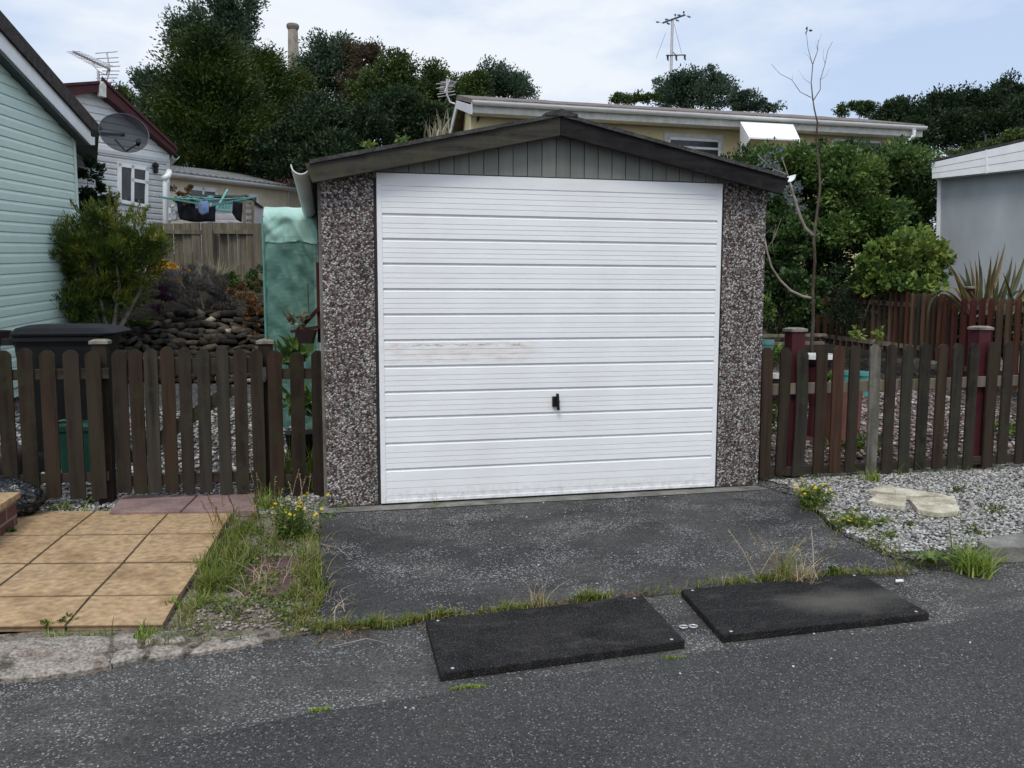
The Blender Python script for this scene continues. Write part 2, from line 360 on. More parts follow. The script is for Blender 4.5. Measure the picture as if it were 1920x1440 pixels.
M['picket'] = wood('brown stained picket', FB, .85, 14, True, 2, moss=(.032, .031, .014))
FG = [tuple(c*.40 for c in k) for k in [(.085, .07, .055), (.07, .06, .05), (.10, .055, .04), (.12, .105, .085), (.062, .052, .042), (.09, .06, .045), (.075, .07, .055)]]
M['picket_grey'] = wood('weathered picket', FG, .88, 14, True, 2, moss=(.040, .042, .024))
M['picket_pale'] = wood('pale weathered picket', [(.125, .118, .10), (.145, .135, .115)], .9, 14, True, 2, moss=(.07, .07, .045))
M['picket_red'] = wood('red brown picket', [(.065, .026, .016), (.08, .034, .021), (.055, .03, .02), (.10, .065, .045), (.06, .024, .015)], .85, 14, True, 2)
M['picket_maroon'] = wood('maroon picket', [(.055, .014, .012), (.065, .019, .015)], .8, 14, True, 2)
M['rail'] = wood('brown rail', [(.036, .027, .02), (.045, .034, .024)], .88, 14, False, 0, moss=(.05, .05, .034))
M['redpost'] = noisy('maroon painted post', (.048, .009, .013), (.07, .013, .018), 9, .6, .3, .2, .002, 60)
M['cap'] = noisy('pale post cap', (.11, .10, .08), (.28, .255, .21), 14, .9, .2, .4, .003, 80)
M['oldboard'] = wood('grey old board', [(.13, .115, .09), (.165, .145, .115), (.15, .12, .095)], .92, 11, True, 2, moss=(.12, .125, .055))
# houses
plain('mint', (.56, .70, .635), .45, .4, var=.03); plain('whiteclad', (.74, .75, .75), .5, .4, var=.04); plain('greyclad', (.55, .56, .56), .5, .4, var=.04)
M['tiledark'] = noisy('dark weathered roof', (.045, .038, .036), (.085, .07, .064), 14, .9, .2, .8, .01, 60, fine=.4)
plain('maroonroof', (.062, .018, .02), .7, .3, var=.2); plain('glass', (.03, .036, .042), .12, .45, var=.3); plain('curtain', (.5, .52, .52), .8)
M['cream'] = noisy('cream render', (.68, .60, .46), (.76, .69, .54), 4, .9, .15, .3, .003, 120)
M['yellowwall'] = noisy('yellow cream render', (.68, .57, .32), (.78, .67, .41), 3, .9, .15, .3, .003, 120)
M['greywall'] = noisy('blue grey render', (.31, .34, .355), (.40, .43, .445), 1.6, .9, .15, .3, .003, 160, stretch=(1, 1, .35), fine=.08, fscale=6)
M['greytile'] = noisy('grey roof tile', (.10, .10, .10), (.19, .19, .185), 6, .85, .2, .6, .01, 60, fine=.3)
M['redtile'] = noisy('red roof tile', (.13, .035, .03), (.21, .06, .05), 10, .85, .2, .6, .01, 60, fine=.3)
M['browntile'] = noisy('brown mossy roof tile', (.15, .125, .115), (.26, .225, .20), 7, .9, .15, .8, .02, 40, fine=.4)
plain('lilac', (.42, .40, .43), .7, .2); M['chimney'] = noisy('old brick stack', (.17, .15, .125), (.27, .24, .20), .8, .9, .15, fine=.3, fscale=4)
def brickmat():
    m, t, b = base('red brick', .85, .2)
    g = N(t, 'ShaderNodeNewGeometry'); sx = N(t, 'ShaderNodeSeparateXYZ'); t.links.new(g.outputs['Position'], sx.inputs[0])
    ad = N(t, 'ShaderNodeMath', operation='ADD'); t.links.new(sx.outputs[0], ad.inputs[0]); t.links.new(sx.outputs[1], ad.inputs[1])
    cb = N(t, 'ShaderNodeCombineXYZ'); t.links.new(ad.outputs[0], cb.inputs[0]); t.links.new(sx.outputs[2], cb.inputs[1])
    br = N(t, 'ShaderNodeTexBrick'); t.links.new(cb.outputs[0], br.inputs[0]); br.inputs['Scale'].default_value = 1; br.inputs['Brick Width'].default_value = .22
    br.inputs['Row Height'].default_value = .075; br.inputs['Mortar Size'].default_value = .006
    br.inputs['Color1'].default_value = (.15, .07, .06, 1); br.inputs['Color2'].default_value = (.10, .05, .045, 1); br.inputs['Mortar'].default_value = (.24, .2, .18, 1)
    t.links.new(br.outputs[0], b.inputs['Base Color']); return m
M['brick'] = brickmat()
plain('teal', (.09, .30, .27), .45, .4); plain('potgreen', (.11, .27, .235), .5, .4, var=.15); plain('terracotta', (.17, .075, .06), .85, .2, var=.2)
plain('darkpot', (.035, .022, .022), .5, .4); plain('whiteplastic', (.82, .82, .80), .4, .5, var=.03); plain('binlid', (.006, .007, .009), .6, .15, var=.25)
plain('greenbox', (.006, .045, .03), .45, .4, var=.2); plain('cloth_black', (.012, .012, .016), .95, .05, var=.4); plain('cloth_blue', (.17, .25, .42), .95, .05, var=.2)
M['cloth_floral'] = noisy('floral cloth', (.28, .30, .32), (.75, .75, .76), 16, .95, .05, lo=.45, hi=.5)
M['bark'] = noisy('grey brown bark', (.06, .045, .036), (.14, .11, .09), 14, .95, .1, .9, .01, 40, stretch=(1, 1, .2), fine=.4)
M['barkpale'] = noisy('pale twig bark', (.16, .13, .11), (.30, .26, .225), 14, .9, .1)
plain('dishgrey', (.055, .06, .07), .45, .4)
def dishmesh():
    m, t, b = base('perforated grey dish', .75, .2); b.inputs['Base Color'].default_value = (.018, .021, .027, 1)
    tr = N(t, 'ShaderNodeBsdfTransparent'); ms = N(t, 'ShaderNodeMixShader'); ms.inputs[0].default_value = .16
    t.links.new(b.outputs[0], ms.inputs[1]); t.links.new(tr.outputs[0], ms.inputs[2])
    t.links.new(ms.outputs[0], [n for n in t.nodes if n.type == 'OUTPUT_MATERIAL'][0].inputs[0]); return m
M['dish'] = dishmesh()
def sheetmat():
    m, t, b = base('green woven sheeting', .45, .4); v = pos(t, (1, 1, .35), (0, .6, 0))
    c = ramp(t, nse(t, pos(t, (1.2, 1, 5.5), (0, .75, 0)), 2.2, 6, .65), [(.35, (.13, .29, .235)), (.55, (.16, .33, .275)), (.75, (.20, .38, .32))])
    wv = ramp(t, nse(t, pos(t, (1, 1, 1)), 160, 2), [(.35, .9), (.65, 1.05)]); c = mixc(t, 1., c, wv, 'MULTIPLY')
    t.links.new(c, b.inputs['Base Color'])
    tl = N(t, 'ShaderNodeBsdfTranslucent'); tl.inputs[0].default_value = (.32, .55, .48, 1); tr = N(t, 'ShaderNodeBsdfTransparent')
    m1 = N(t, 'ShaderNodeMixShader'); m1.inputs[0].default_value = .35; m2 = N(t, 'ShaderNodeMixShader'); m2.inputs[0].default_value = .12
    t.links.new(b.outputs[0], m1.inputs[1]); t.links.new(tl.outputs[0], m1.inputs[2]); t.links.new(m1.outputs[0], m2.inputs[1]); t.links.new(tr.outputs[0], m2.inputs[2])
    t.links.new(m2.outputs[0], [n for n in t.nodes if n.type == 'OUTPUT_MATERIAL'][0].inputs[0])
    bump(t, b, nse(t, pos(t, (2, 1, 8), (0, .75, 0)), 6, 5), .5, .012); return m
M['sheet'] = sheetmat(); M['sheetpale'] = noisy('pale green sheeting', (.26, .45, .38), (.40, .57, .50), 5, .5, .4, .5, .01, 20, stretch=(1, 1, .4))
M['binbag'] = noisy('black bin bag', (.008, .009, .011), (.016, .018, .02), 6, .22, .6, 1, .03, 14)
# foliage (dark, mid, light)
M['leaf_dark'] = leafmat('dark evergreen leaf', [(0.2, (0.0091, 0.0214, 0.0077)), (0.5, (0.0194, 0.0428, 0.0143)), (0.8, (0.0421, 0.0713, 0.0207))], hue=.6)
M['leaf_conifer'] = leafmat('conifer foliage', [(0.15, (0.0082, 0.0209, 0.0045)), (0.45, (0.0224, 0.0466, 0.0054)), (0.8, (0.0674, 0.0932, 0.009))], hue=.8)
M['leaf_blue'] = leafmat('blue green leaf', [(0.2, (0.0192, 0.0445, 0.0248)), (0.5, (0.044, 0.0808, 0.0455)), (0.8, (0.0955, 0.1454, 0.0881))], hue=.7)
M['leaf_mid'] = leafmat('mid green leaf', [(0.2, (0.0182, 0.0422, 0.011)), (0.5, (0.0457, 0.0809, 0.0158)), (0.8, (0.1036, 0.1337, 0.0244))], hue=.8)
M['leaf_brown'] = leafmat('russet brown leaf', [(0.2, (0.04, 0.036, 0.02)), (0.5, (0.08, 0.06, 0.032)), (0.8, (0.112, 0.08, 0.048))], hue=.8)
M['leaf_hedge'] = leafmat('hedge leaf', [(0.2, (0.0119, 0.03, 0.0096)), (0.5, (0.0298, 0.0667, 0.0167)), (0.8, (0.0715, 0.1267, 0.0298))], hue=1.5)
M['leaf_bright'] = leafmat('bright hedge leaf', [(0.2, (0.04, 0.0839, 0.02)), (0.5, (0.0799, 0.1511, 0.032)), (0.8, (0.1599, 0.2267, 0.048))], hue=2)
M['leaf_yellow'] = leafmat('yellow green leaf', [(0.2, (0.0471, 0.1037, 0.0236)), (0.5, (0.1178, 0.1987, 0.0393)), (0.8, (0.2828, 0.3456, 0.0707))], hue=3)
M['leaf_bottle'] = leafmat('olive shrub needle', [(0.15, (0.0202, 0.0421, 0.0134)), (0.4, (0.0539, 0.0964, 0.0158)), (0.65, (0.1348, 0.173, 0.0202)), (0.9, (0.3369, 0.2841, 0.0336))], hue=2.2)
M['leaf_orange'] = leafmat('orange foliage', [(0.2, (0.3696, 0.198, 0.0198)), (0.5, (0.66, 0.3696, 0.033)), (0.8, (0.792, 0.528, 0.0792))], hue=3)
M['leaf_heather'] = leafmat('purple heather', [(0.2, (0.0455, 0.041, 0.0319)), (0.5, (0.1274, 0.0546, 0.1183)), (0.8, (0.2548, 0.1183, 0.2366))], hue=5)
M['leaf_lavender'] = leafmat('grey lavender', [(0.2, (0.0588, 0.0546, 0.042)), (0.5, (0.1134, 0.105, 0.0924)), (0.8, (0.1848, 0.1596, 0.1596))], hue=4)
M['leaf_straw'] = leafmat('straw grass', [(.2, (.14, .12, .07)), (.5, (.27, .25, .16)), (.8, (.40, .37, .25))], hue=4)
M['leaf_rust'] = leafmat('rusty sedum', [(0.2, (0.045, 0.045, 0.018)), (0.5, (0.153, 0.081, 0.0316)), (0.8, (0.27, 0.144, 0.063))], hue=5)
M['leaf_euc'] = leafmat('grey eucalyptus leaf', [(0.2, (0.0744, 0.1054, 0.1054)), (0.5, (0.1364, 0.1736, 0.1736)), (0.8, (0.2108, 0.2356, 0.2356))], hue=3)
M['grass'] = leafmat('verge grass', [(0.15, (0.0591, 0.102, 0.0089)), (0.42, (0.1257, 0.1785, 0.0148)), (0.6, (0.1996, 0.221, 0.0443)), (0.85, (0.2957, 0.2465, 0.1035))], hue=9, trans=.3)
M['grass_green'] = leafmat('fresh grass', [(.2, (.10, .16, .02)), (.5, (.17, .26, .035)), (.8, (.30, .37, .08))], hue=6, trans=.3)
M['grass_dry'] = leafmat('dry grass', [(.2, (.22, .14, .07)), (.5, (.38, .29, .17)), (.8, (.52, .43, .29))], hue=6)
M['weed'] = leafmat('weed leaf', [(.2, (.05, .09, .015)), (.5, (.10, .16, .03)), (.8, (.20, .24, .05))], hue=6)
M['phormium'] = leafmat('sword leaf', [(0.15, (0.0312, 0.0468, 0.0208)), (0.4, (0.0624, 0.078, 0.0312)), (0.6, (0.1352, 0.0676, 0.0416)), (0.85, (0.26, 0.26, 0.0936))], hue=7)
M['yellowflower'] = leafmat('yellow petal', [(.2, (.60, .46, .01)), (.8, (.80, .66, .03))])
plain('moss', (.13, .16, .02), .95, .1, var=.3)

# ------------------------------------------------------------------ foliage builders
def unit(n):
    v = RNG.normal(size=(n, 3)); return v/np.linalg.norm(v, axis=1)[:, None]
def leafquads(C, D, size, wid=.5, jit=.5, fold=.18):
    """diamond leaves at centres C pointing along D"""
    n = len(C); D = D+RNG.normal(size=(n, 3))*jit; D /= np.linalg.norm(D, axis=1)[:, None]
    A = np.cross(D, unit(n)); A /= np.linalg.norm(A, axis=1)[:, None]+1e-9; B = np.cross(D, A)
    s = (size*RNG.uniform(.6, 1.35, n))[:, None]
    V = np.empty((n, 4, 3)); V[:, 0] = C-D*s*.5; V[:, 1] = C+A*s*wid*.5+B*s*fold; V[:, 2] = C+D*s*.5; V[:, 3] = C-A*s*wid*.5+B*s*fold
    return V.reshape(-1, 3)
def cloud(lumps, n, clump, leaf, up=.3, sub=None, shell=.75):
    """lumps: (centre, (rx,ry,rz), weight). returns leaf centres and directions, clumped unevenly"""
    C = []; D = []; w = np.array([l[2] for l in lumps], float); w /= w.sum()
    for (c, r, _), k in zip(lumps, w):
        nn = int(n*k); r = np.array(r, float); c = np.array(c, float)
        ns = sub or max(10, int(nn/115))
        u = unit(ns); rad = RNG.uniform(shell-.1, 1.15, ns)**1.0; inner = RNG.random(ns) < .25; rad[inner] *= RNG.uniform(.2, .9, inner.sum())
        cc = c+u*rad[:, None]*r
        idx = RNG.integers(0, ns, nn); sz = RNG.uniform(.55, 1.65, ns)*clump
        off = unit(nn)*(RNG.random(nn)**.5)[:, None]*sz[idx][:, None]
        off[:, 2] *= .75
        p = cc[idx]+off; d = u[idx]*.6+off/(clump+1e-9)*.6; d[:, 2] += up
        C.append(p); D.append(d)
    return np.concatenate(C), np.concatenate(D)
def crown(name, lumps, n, clump, leaf, m, parent, up=.3, wid=.5, jit=.5, zmin=None, **k):
    C, D = cloud(lumps, n, clump, leaf, up, **k)
    if zmin is not None: kk = C[:, 2] > zmin; C, D = C[kk], D[kk]
    V = leafquads(C, D, leaf, wid, jit)
    # colour goes in clumps plus a little per leaf
    h = np.array([mnoise.noise(Vector(c)*(1.0/max(clump, .05))) for c in C])*.5+.5
    r = np.clip(h*.8+RNG.random(len(C))*.28, 0, 1)
    return fastmesh(name, V, 4, m, np.repeat(r, 4), parent)
def L3(x, y, rx, ry, d, w=1, deep=1.0):
    return (P(x, y, d), (rx*d/FPX, rx*d/FPX*deep, ry*d/FPX), w)
def trunkof(parent, pts, rad, m='bark', limbs=6, spread=1.0, name='trunk'):
    mb = MB(); mb.tube(pts, rad, 8)
    top = np.array(pts[-1], float); base_ = np.array(pts[0], float); H = top-base_
    rd = random.Random(len(pts)*7+int(abs(top[0])*100))
    for i in range(limbs):
        f = .35+.6*i/max(1, limbs-1); a = base_+H*f; an = i*2.4+rd.random(); l = spread*(1.1-f*.5)
        mid = a+np.array([cos(an)*l*.5, sin(an)*l*.5, l*.35]); e = a+np.array([cos(an)*l, sin(an)*l, l*.9])
        r0 = (rad[0] if hasattr(rad, '__len__') else rad)*(1-f*.6)*.5
        mb.tube([a, mid, e], [r0, r0*.6, r0*.2], 5)
    return mb.build(name, M[m], parent, smooth=True)
def tree(name, label, lumps, n, leaf, clump, m, group='trees on the skyline', limbs=6, **k):
    c = np.mean([l[0] for l in lumps], axis=0); g = gz(c[0], c[1]); top = max(l[0][2] for l in lumps)
    rx = max(l[1][0] for l in lumps)
    r = thing(name, (c[0], c[1], g-.2), label, 'tree', group)
    pts = [(c[0]+.15*sin(i*1.3), c[1], g-.2+(top-g+.2)*i/5) for i in range(6)]
    trunkof(r, pts, [max(.12, rx*.07)*(1-i*.16) for i in range(6)], limbs=limbs, spread=rx)
    crown('crown', lumps, int(n*1.9), clump, leaf*.70, m, r, **k)
    return r
def blades(points, h, w, m, name, parent=None, kind=None, lean=.5, seg=3, label=None, cat=None, group=None, curl=.6):
    """curved grass blades from base points"""
    pts = np.asarray(points, float); n = len(pts); an = RNG.uniform(0, 2*pi, n); ln = RNG.uniform(.1, 1, n)*lean
    hn = np.array([mnoise.noise(Vector((p[0]*14, p[1]*14, 1))) for p in pts]); hh = h*RNG.uniform(.35, 1.15, n)*np.clip(.9+hn*1.3, .35, 1.6); dx = np.stack([np.cos(an), np.sin(an), np.zeros(n)], 1); sd = np.stack([-np.sin(an+RNG.normal(0, .8, n)), np.cos(an), np.zeros(n)], 1)
    rows = []
    for i in range(seg+1):
        t = i/seg; c = pts+dx*(hh*ln*(t**(1+curl)))[:, None]; c[:, 2] += hh*(t-ln*.35*t*t)
        ww = w*(1-t)**.7*.5+.0003; rows.append(c-sd*ww); rows.append(c+sd*ww)
    V = np.stack(rows, 1)  # n, 2(seg+1), 3
    k = 2*(seg+1); F = []
    for i in range(seg): F.append([2*i, 2*i+1, 2*i+3, 2*i+2])
    F = (np.array(F)[None]+np.arange(n)[:, None, None]*k).reshape(-1, 4)
    o = fastmesh(name, V.reshape(-1, 3), 4, m, np.repeat(RNG.random(n), k), parent, kind, F=F)
    return o
def ground_line(pxs, n, spread, z=0.0):
    """points scattered about a polyline given on the ground"""
    w = [atz(*p, z) for p in pxs]; seg = [np.linalg.norm(w[i+1]-w[i]) for i in range(len(w)-1)]; T = sum(seg); out = []
    for i in range(len(seg)):
        k = int(n*seg[i]/T)
        for _ in range(k):
            t = random.random(); p = w[i]*(1-t)+w[i+1]*t
            out.append((p[0]+random.gauss(0, spread), p[1]+random.gauss(0, spread), z))
    return out
def clumped(pts, keep=.5, scale=5):
    return [p for p in pts if mnoise.noise(Vector((p[0]*scale, p[1]*scale, 3.1)))+random.uniform(-.25, .25) > (.5-keep)]
ICO_V = None
def rockpts(sub=1):
    import bmesh
    bm = bmesh.new(); bmesh.ops.create_icosphere(bm, subdivisions=sub, radius=1)
    v = np.array([p.co[:] for p in bm.verts]); f = np.array([[q.index for q in p.verts] for p in bm.faces]); bm.free(); return v, f
RV, RF = rockpts(1); RV2, RF2 = rockpts(2)
def scatter_stones(name, pts, smin, smax, m, kind='stuff', parent=None, flat=.6):
    n = len(pts); pts = np.asarray(pts, float); V = np.empty((n, len(RV), 3))
    for i in range(n):
        s = random.uniform(smin, smax); sc = np.array([s*random.uniform(.7, 1.3), s*random.uniform(.7, 1.3), s*flat])
        R = Matrix.Rotation(random.uniform(0, 6.28), 3, 'Z') @ Matrix.Rotation(random.uniform(-.5, .5), 3, 'X')
        V[i] = ((RV*(1+RNG.uniform(-.22, .22, (len(RV), 1))))*sc) @ np.array(R).T+pts[i]
    F = (RF[None]+np.arange(n)[:, None, None]*len(RV)).reshape(-1, 3)
    return fastmesh(name, V.reshape(-1, 3), 3, m, np.repeat(RNG.random(n)**1.2, len(RV)), parent, kind, F=F)
def sheet(name, pxs, z, m, kind='structure', world=False):
    w = pxs if world else [atz(*p, z) for p in pxs]
    mb = MB(); n = len(w); w = list(w)
    if sum(w[i][0]*w[(i+1) % n][1]-w[(i+1) % n][0]*w[i][1] for i in range(n)) < 0: w = w[::-1]
    mb.add([(p[0], p[1], z) for p in w]+[(p[0], p[1], z-.03) for p in w], [tuple(range(n))]+[(i+n, (i+1) % n+n, (i+1) % n, i) for i in range(n)]); o = mb.build(name, m)
    if kind: o['kind'] = kind
    return o

# ================================================================== GROUND
def terrain():
    xs = np.concatenate([np.linspace(-160, -12, 16), np.linspace(-10, 16, 40), np.linspace(18, 200, 18)])
    ys = np.concatenate([np.linspace(-60, -1, 10), np.linspace(-.4, 14, 40), np.linspace(15, 260, 40)])
    V = []; F = []
    for y in ys:
        for x in xs: V.append((x, y, gz(x, y)-(.02 if y < .5 else .02)+(0 if y < 40 else -(y-40)*.04)))
    nx = len(xs)
    for j in range(len(ys)-1):
        for i in range(nx-1): F.append((j*nx+i, j*nx+i+1, (j+1)*nx+i+1, (j+1)*nx+i))
    mb = MB(); mb.add(V, F); return mb.build('ground', M['soil'], None, True, 'structure')
terrain()
# road: newer dark surface toward the camera, older worn strip beside the kerb
A0 = [(-40, -2.9), (-4, -2.9), (-1.6, -2.95), (-.87, -2.74), (-.79, -2.63), (-.38, -2.53), (.05, -2.49), (.54, -2.44), (.93, -2.38), (1.19, -2.37), (1.84, -2.37), (2.45, -2.28), (6, -2.0), (40, -.5)]
def wob(p, a=.012):
    out = []
    for i in range(len(p)-1):
        n = max(1, int(min(60, abs(p[i+1][0]-p[i][0])/.04)))
        for k in range(n):
            t = k/n; x = p[i][0]*(1-t)+p[i+1][0]*t; y = p[i][1]*(1-t)+p[i+1][1]*t
            out.append((x, y+a*mnoise.noise(Vector((x*6, 1, 0)))))
    return out+[p[-1]]
ln = wob(A0)
mb = MB(); V = []; F = []
for x, y in ln: V += [(x, -30, -.004), (x, y, -.004)]
for i in range(len(ln)-1): F.append((2*i, 2*i+2, 2*i+3, 2*i+1))
mb.add(V, F); mb.build('road', M['road'], kind='structure')
K0 = [(-40, -1.75), (-1.7, -2.0), (-1.4, -2.03), (-1.05, -2.05), (-.73, -1.93), (-.44, -1.78), (-.35, -1.74), (.06, -1.78), (.98, -1.76), (1.2, -1.70), (2.07, -1.70), (2.34, -1.71), (2.9, -1.74), (6, -1.6), (40, -.1)]
ln = wob(K0, .02); mb = MB(); V = []; F = []
for x, y in ln: V += [(x, -3.3, -.008), (x, y, -.008)]
for i in range(len(ln)-1): F.append((2*i, 2*i+2, 2*i+3, 2*i+1))
mb.add(V, F); mb.build('road_edge', M['roadedge'], kind='structure')
# driveway apron
dl = [(-.37, -.10), (2.66, -.04), (2.62, -.33), (2.50, -.7), (2.38, -1.04), (2.37, -1.3), (2.36, -1.53), (2.40, -1.8), (1.2, -1.79), (.06, -1.86), (-.36, -1.87)]
dd = []
for i in range(len(dl)):
    a, b_ = np.array(dl[i]), np.array(dl[(i+1) % len(dl)]); n = max(1, int(np.linalg.norm(b_-a)/.05))
    for k in range(n):
        p = a+(b_-a)*k/n; q = .014*mnoise.noise(Vector((p[0]*7, p[1]*7, 2))); dd.append((p[0]+q, p[1]+q*.6))
sheet('driveway', dd, -.004, M['drive'], world=True)
# concrete slab edge the garage stands on
mb = MB(); e = [(-.45, -.115), (.2, -.125), (.7, -.118), (1.4, -.128), (2.1, -.12), (2.72, -.115)]
V = []; F = []
for x, y in e: V += [(x, y, .0), (x, 5.2, .0)]
for i in range(len(e)-1): F.append((2*i, 2*i+2, 2*i+3, 2*i+1))
mb.add(V, F); mb.build('concrete_base', M['concrete'], kind='structure')
# gravel: right verge, left verge, both yards
sheet('gravel_verge', [(2.5, .02), (2.62, -.4), (2.36, -1.2), (2.36, -1.62), (2.75, -1.6), (3.5, -1.55), (8, -1.3), (9, .35), (2.5, .35)], .006, M['gravelbed'], world=True)
sheet('gravel_strip', [(-4, .0), (-1.2, -.1), (-.36, -.14), (-.36, .6), (-4, .6)], -.002, M['gravelbed'], world=True)
def yard(name, x0, x1, y0, y1, m, dz=.004):
    V = []; F = []; ys = np.linspace(y0, y1, 12)
    for y in ys: V += [(x0, y, gz(x0, y)+dz), (x1, y, gz(x1, y)+dz)]
    for i in range(11): F.append((2*i, 2*i+1, 2*i+3, 2*i+2))
    mb = MB(); mb.add(V, F); return mb.build(name, m, None, kind='structure')
yard('gravel_yard', -8, -.34, .35, 5.4, M['gravelbed']); yard('gravel_garden', 2.55, 12, .33, 6.0, M['pinkgravel'])
def rp(x0, x1, y0, y1, n, z=0., scale=0):
    o = []
    while len(o) < n:
        x, y = random.uniform(x0, x1), random.uniform(y0, y1); o.append((x, y, gz(x, y)+z))
    return o
def inv_drv(x, y):   # right of the driveway border
    bx = np.interp(-y, [-.4, .04, .33, 1.04, 1.6, 1.9], [2.5, 2.66, 2.62, 2.38, 2.36, 2.4]); return x > bx+.02
pts = [p for p in rp(2.36, 5.2, -1.55, .35, 26000, .012) if inv_drv(p[0], p[1]) and p[1] > -1.62+.06*(p[0]-2.4)]
scatter_stones('gravel', pts, .004, .0125, M['stones'])
pts = [p for p in rp(-3.2, -.36, -.12, .62, 5200, .008) if p[1] > -.05-.19*(p[0]+1.2) or p[0] > -.72]
scatter_stones('gravel', pts, .006, .015, M['stones'])
scatter_stones('gravel', rp(-3.4, -.5, .6, 3.5, 5000, .014), .01, .02, M['stones'])
scatter_stones('gravel', rp(2.6, 6.4, .4, 4.6, 9000, .014), .012, .026, M['pinkstones'])

# paving path -----------------------------------------------------------
def bil(u, v):  # u columns (+x), v rows toward camera; measured slab grid
    x = -1.20+.425*u; y = .06-.19*(x+1.20)
    rows = [.06, -.45, -.93, -1.37, -1.70]; dx = [0, -.03, -.05, -.08, -.09]
    i = min(3, int(v)); t = v-i
    yy = rows[i]*(1-t)+rows[i+1]*t; xx = dx[i]*(1-t)+dx[i+1]*t
    return np.array([x+xx, yy-.19*(x+1.20)])
mb = MB()
joint = MB(); jc = [bil(-4, 0), bil(.85, 0), bil(.85, 4), bil(-4, 4)]
joint.add([(p[0], p[1], .0195) for p in jc], [(0, 3, 2, 1)])
joint.build('path_bed', M['joint'], kind='structure')
for c in range(-4, 1):
    for r_ in range(4):
        g = .013; u1 = min(c+1, .85)
        q = [bil(c+g, r_+g*1.7), bil(u1-g, r_+g*1.7), bil(u1-g, r_+1-g*1.7), bil(c+g, r_+1-g*1.7)]
        z = .0235+random.uniform(-.001, .0015)
        mb.hexa([(p[0], p[1], .0) for p in q][::-1], [(p[0], p[1], z) for p in q][::-1])
mb.build('path', M['tan'], kind='structure', bevel=.0015)
mb = MB()
for a, b_, c, d in (((205, 960), (338, 958), (370, 927), (230, 928)), ((341, 958), (481, 957), (477, 925), (373, 927))):
    q = [atz(*k, .04) for k in (a, b_, c, d)]
    mb.hexa([(p[0], p[1], .005) for p in q], [(p[0], p[1], .04) for p in q])
mb.build('doorstep', M['redslab'], kind='structure', bevel=.004)
# dark red slab under the weeds
q = [atz(*k, .012) for k in ((470, 1040), (600, 1045), (590, 1120), (455, 1112))]
mb = MB(); mb.hexa([(p[0], p[1], -.01) for p in q], [(p[0], p[1], .012) for p in q])
plain('darkredslab', (.085, .05, .052), .85, .2, var=.2); mb.build('path_slab', M['darkredslab'], kind='structure')
# rough ground between path and driveway
sheet('verge', [(-.84, .0), (-.36, -.10), (-.36, -1.84), (-.5, -1.9), (-.9, -1.98), (-.95, -1.6)], .002, noisy('rough soil and rubble', (.07, .055, .038), (.30, .26, .22), 14, .95, .1, 1, .012, 60, fine=.5, fscale=120, c3=(.16, .13, .09)), world=True)
sheet('kerb_bed', [(-60, 1262), (100, 1250), (212, 1236), (345, 1224), (500, 1200), (600, 1182), (600, 1165), (340, 1160), (-60, 1195)], .003, M['kerbsoil'])
# broken kerb stones at the path foot
def kerb_piece(pxs, h, label, m='kerbstone'):
    q = [atz(*p, h*.8) for p in pxs]; mb = MB(); c = np.mean(q, axis=0)
    pts = []
    for i in range(len(q)):
        a, b_ = q[i], q[(i+1) % len(q)]
        for k in range(5):
            p = a+(b_-a)*k/5; j = .026*mnoise.noise(Vector((p[0]*16, p[1]*16, 1))); pts.append(p+np.array([j, j, 0]))
    n = len(pts); V = [(p[0], p[1], -.03) for p in pts]+[(p[0], p[1], h*.35) for p in pts]
    V += [(c[0]+(p[0]-c[0])*.88, c[1]+(p[1]-c[1])*.72, h+.006*mnoise.noise(Vector((p[0]*15, p[1]*15, 4)))) for p in pts]
    F = [(i, (i+1) % n, (i+1) % n+n, i+n) for i in range(n)]+[(i+n, (i+1) % n+n, (i+1) % n+2*n, i+2*n) for i in range(n)]
    V.append((c[0], c[1], h+.004)); F += [(i+2*n, (i+1) % n+2*n, 3*n) for i in range(n)]
    mb.add(V, F); o = mb.build('kerb_stone', M[m], None)
    return tag(o, label, 'kerb stone', 'broken kerb stones')
kerb_piece([(-60, 1272), (100, 1262), (212, 1242), (214, 1222), (100, 1226), (-60, 1232)], .022, 'long pale cracked kerb stone at the left foot of the tan path')
kerb_piece([(-60, 1238), (212, 1218), (210, 1186), (100, 1192), (-60, 1206)], .018, 'long mossy grey kerb strip between the tan path and the long pale kerb stone')
kerb_piece([(216, 1240), (262, 1228), (262, 1212), (240, 1208), (216, 1216)], .016, 'small pinkish broken kerb stone right of the long pale one')
kerb_piece([(216, 1208), (255, 1205), (250, 1186), (218, 1188)], .014, 'small grey kerb lump touching the tan path edge')
kerb_piece([(282, 1232), (345, 1225), (345, 1206), (285, 1210)], .015, 'pinkish kerb piece beside the grass clump near the road')
kerb_piece([(275, 1205), (345, 1200), (345, 1180), (285, 1183)], .013, 'crumbling kerb piece at the right corner of the tan path')
kerb_piece([(360, 1222), (430, 1212), (490, 1203), (485, 1185), (380, 1195)], .012, 'low worn kerb slab under the verge weeds')
pts = [(p[0], p[1], .008) for p in [atz(random.uniform(350, 600), random.uniform(1120, 1185)) for _ in range(520)]]
scatter_stones('rubble', pts, .003, .011, M['rubblestones'], flat=.45)
pts = ground_line([(600, 985), (1000, 968), (1250, 930)], 40, .02, .004)+ground_line([(1030, 955), (1170, 990)], 16, .07, .004)+ground_line([(640, 1080), (1600, 1020)], 60, .35, .002)+ground_line([(700, 1290), (1900, 1200)], 30, .15, -.002)
scatter_stones('loose_stones', pts, .0025, .006, M['stones'])

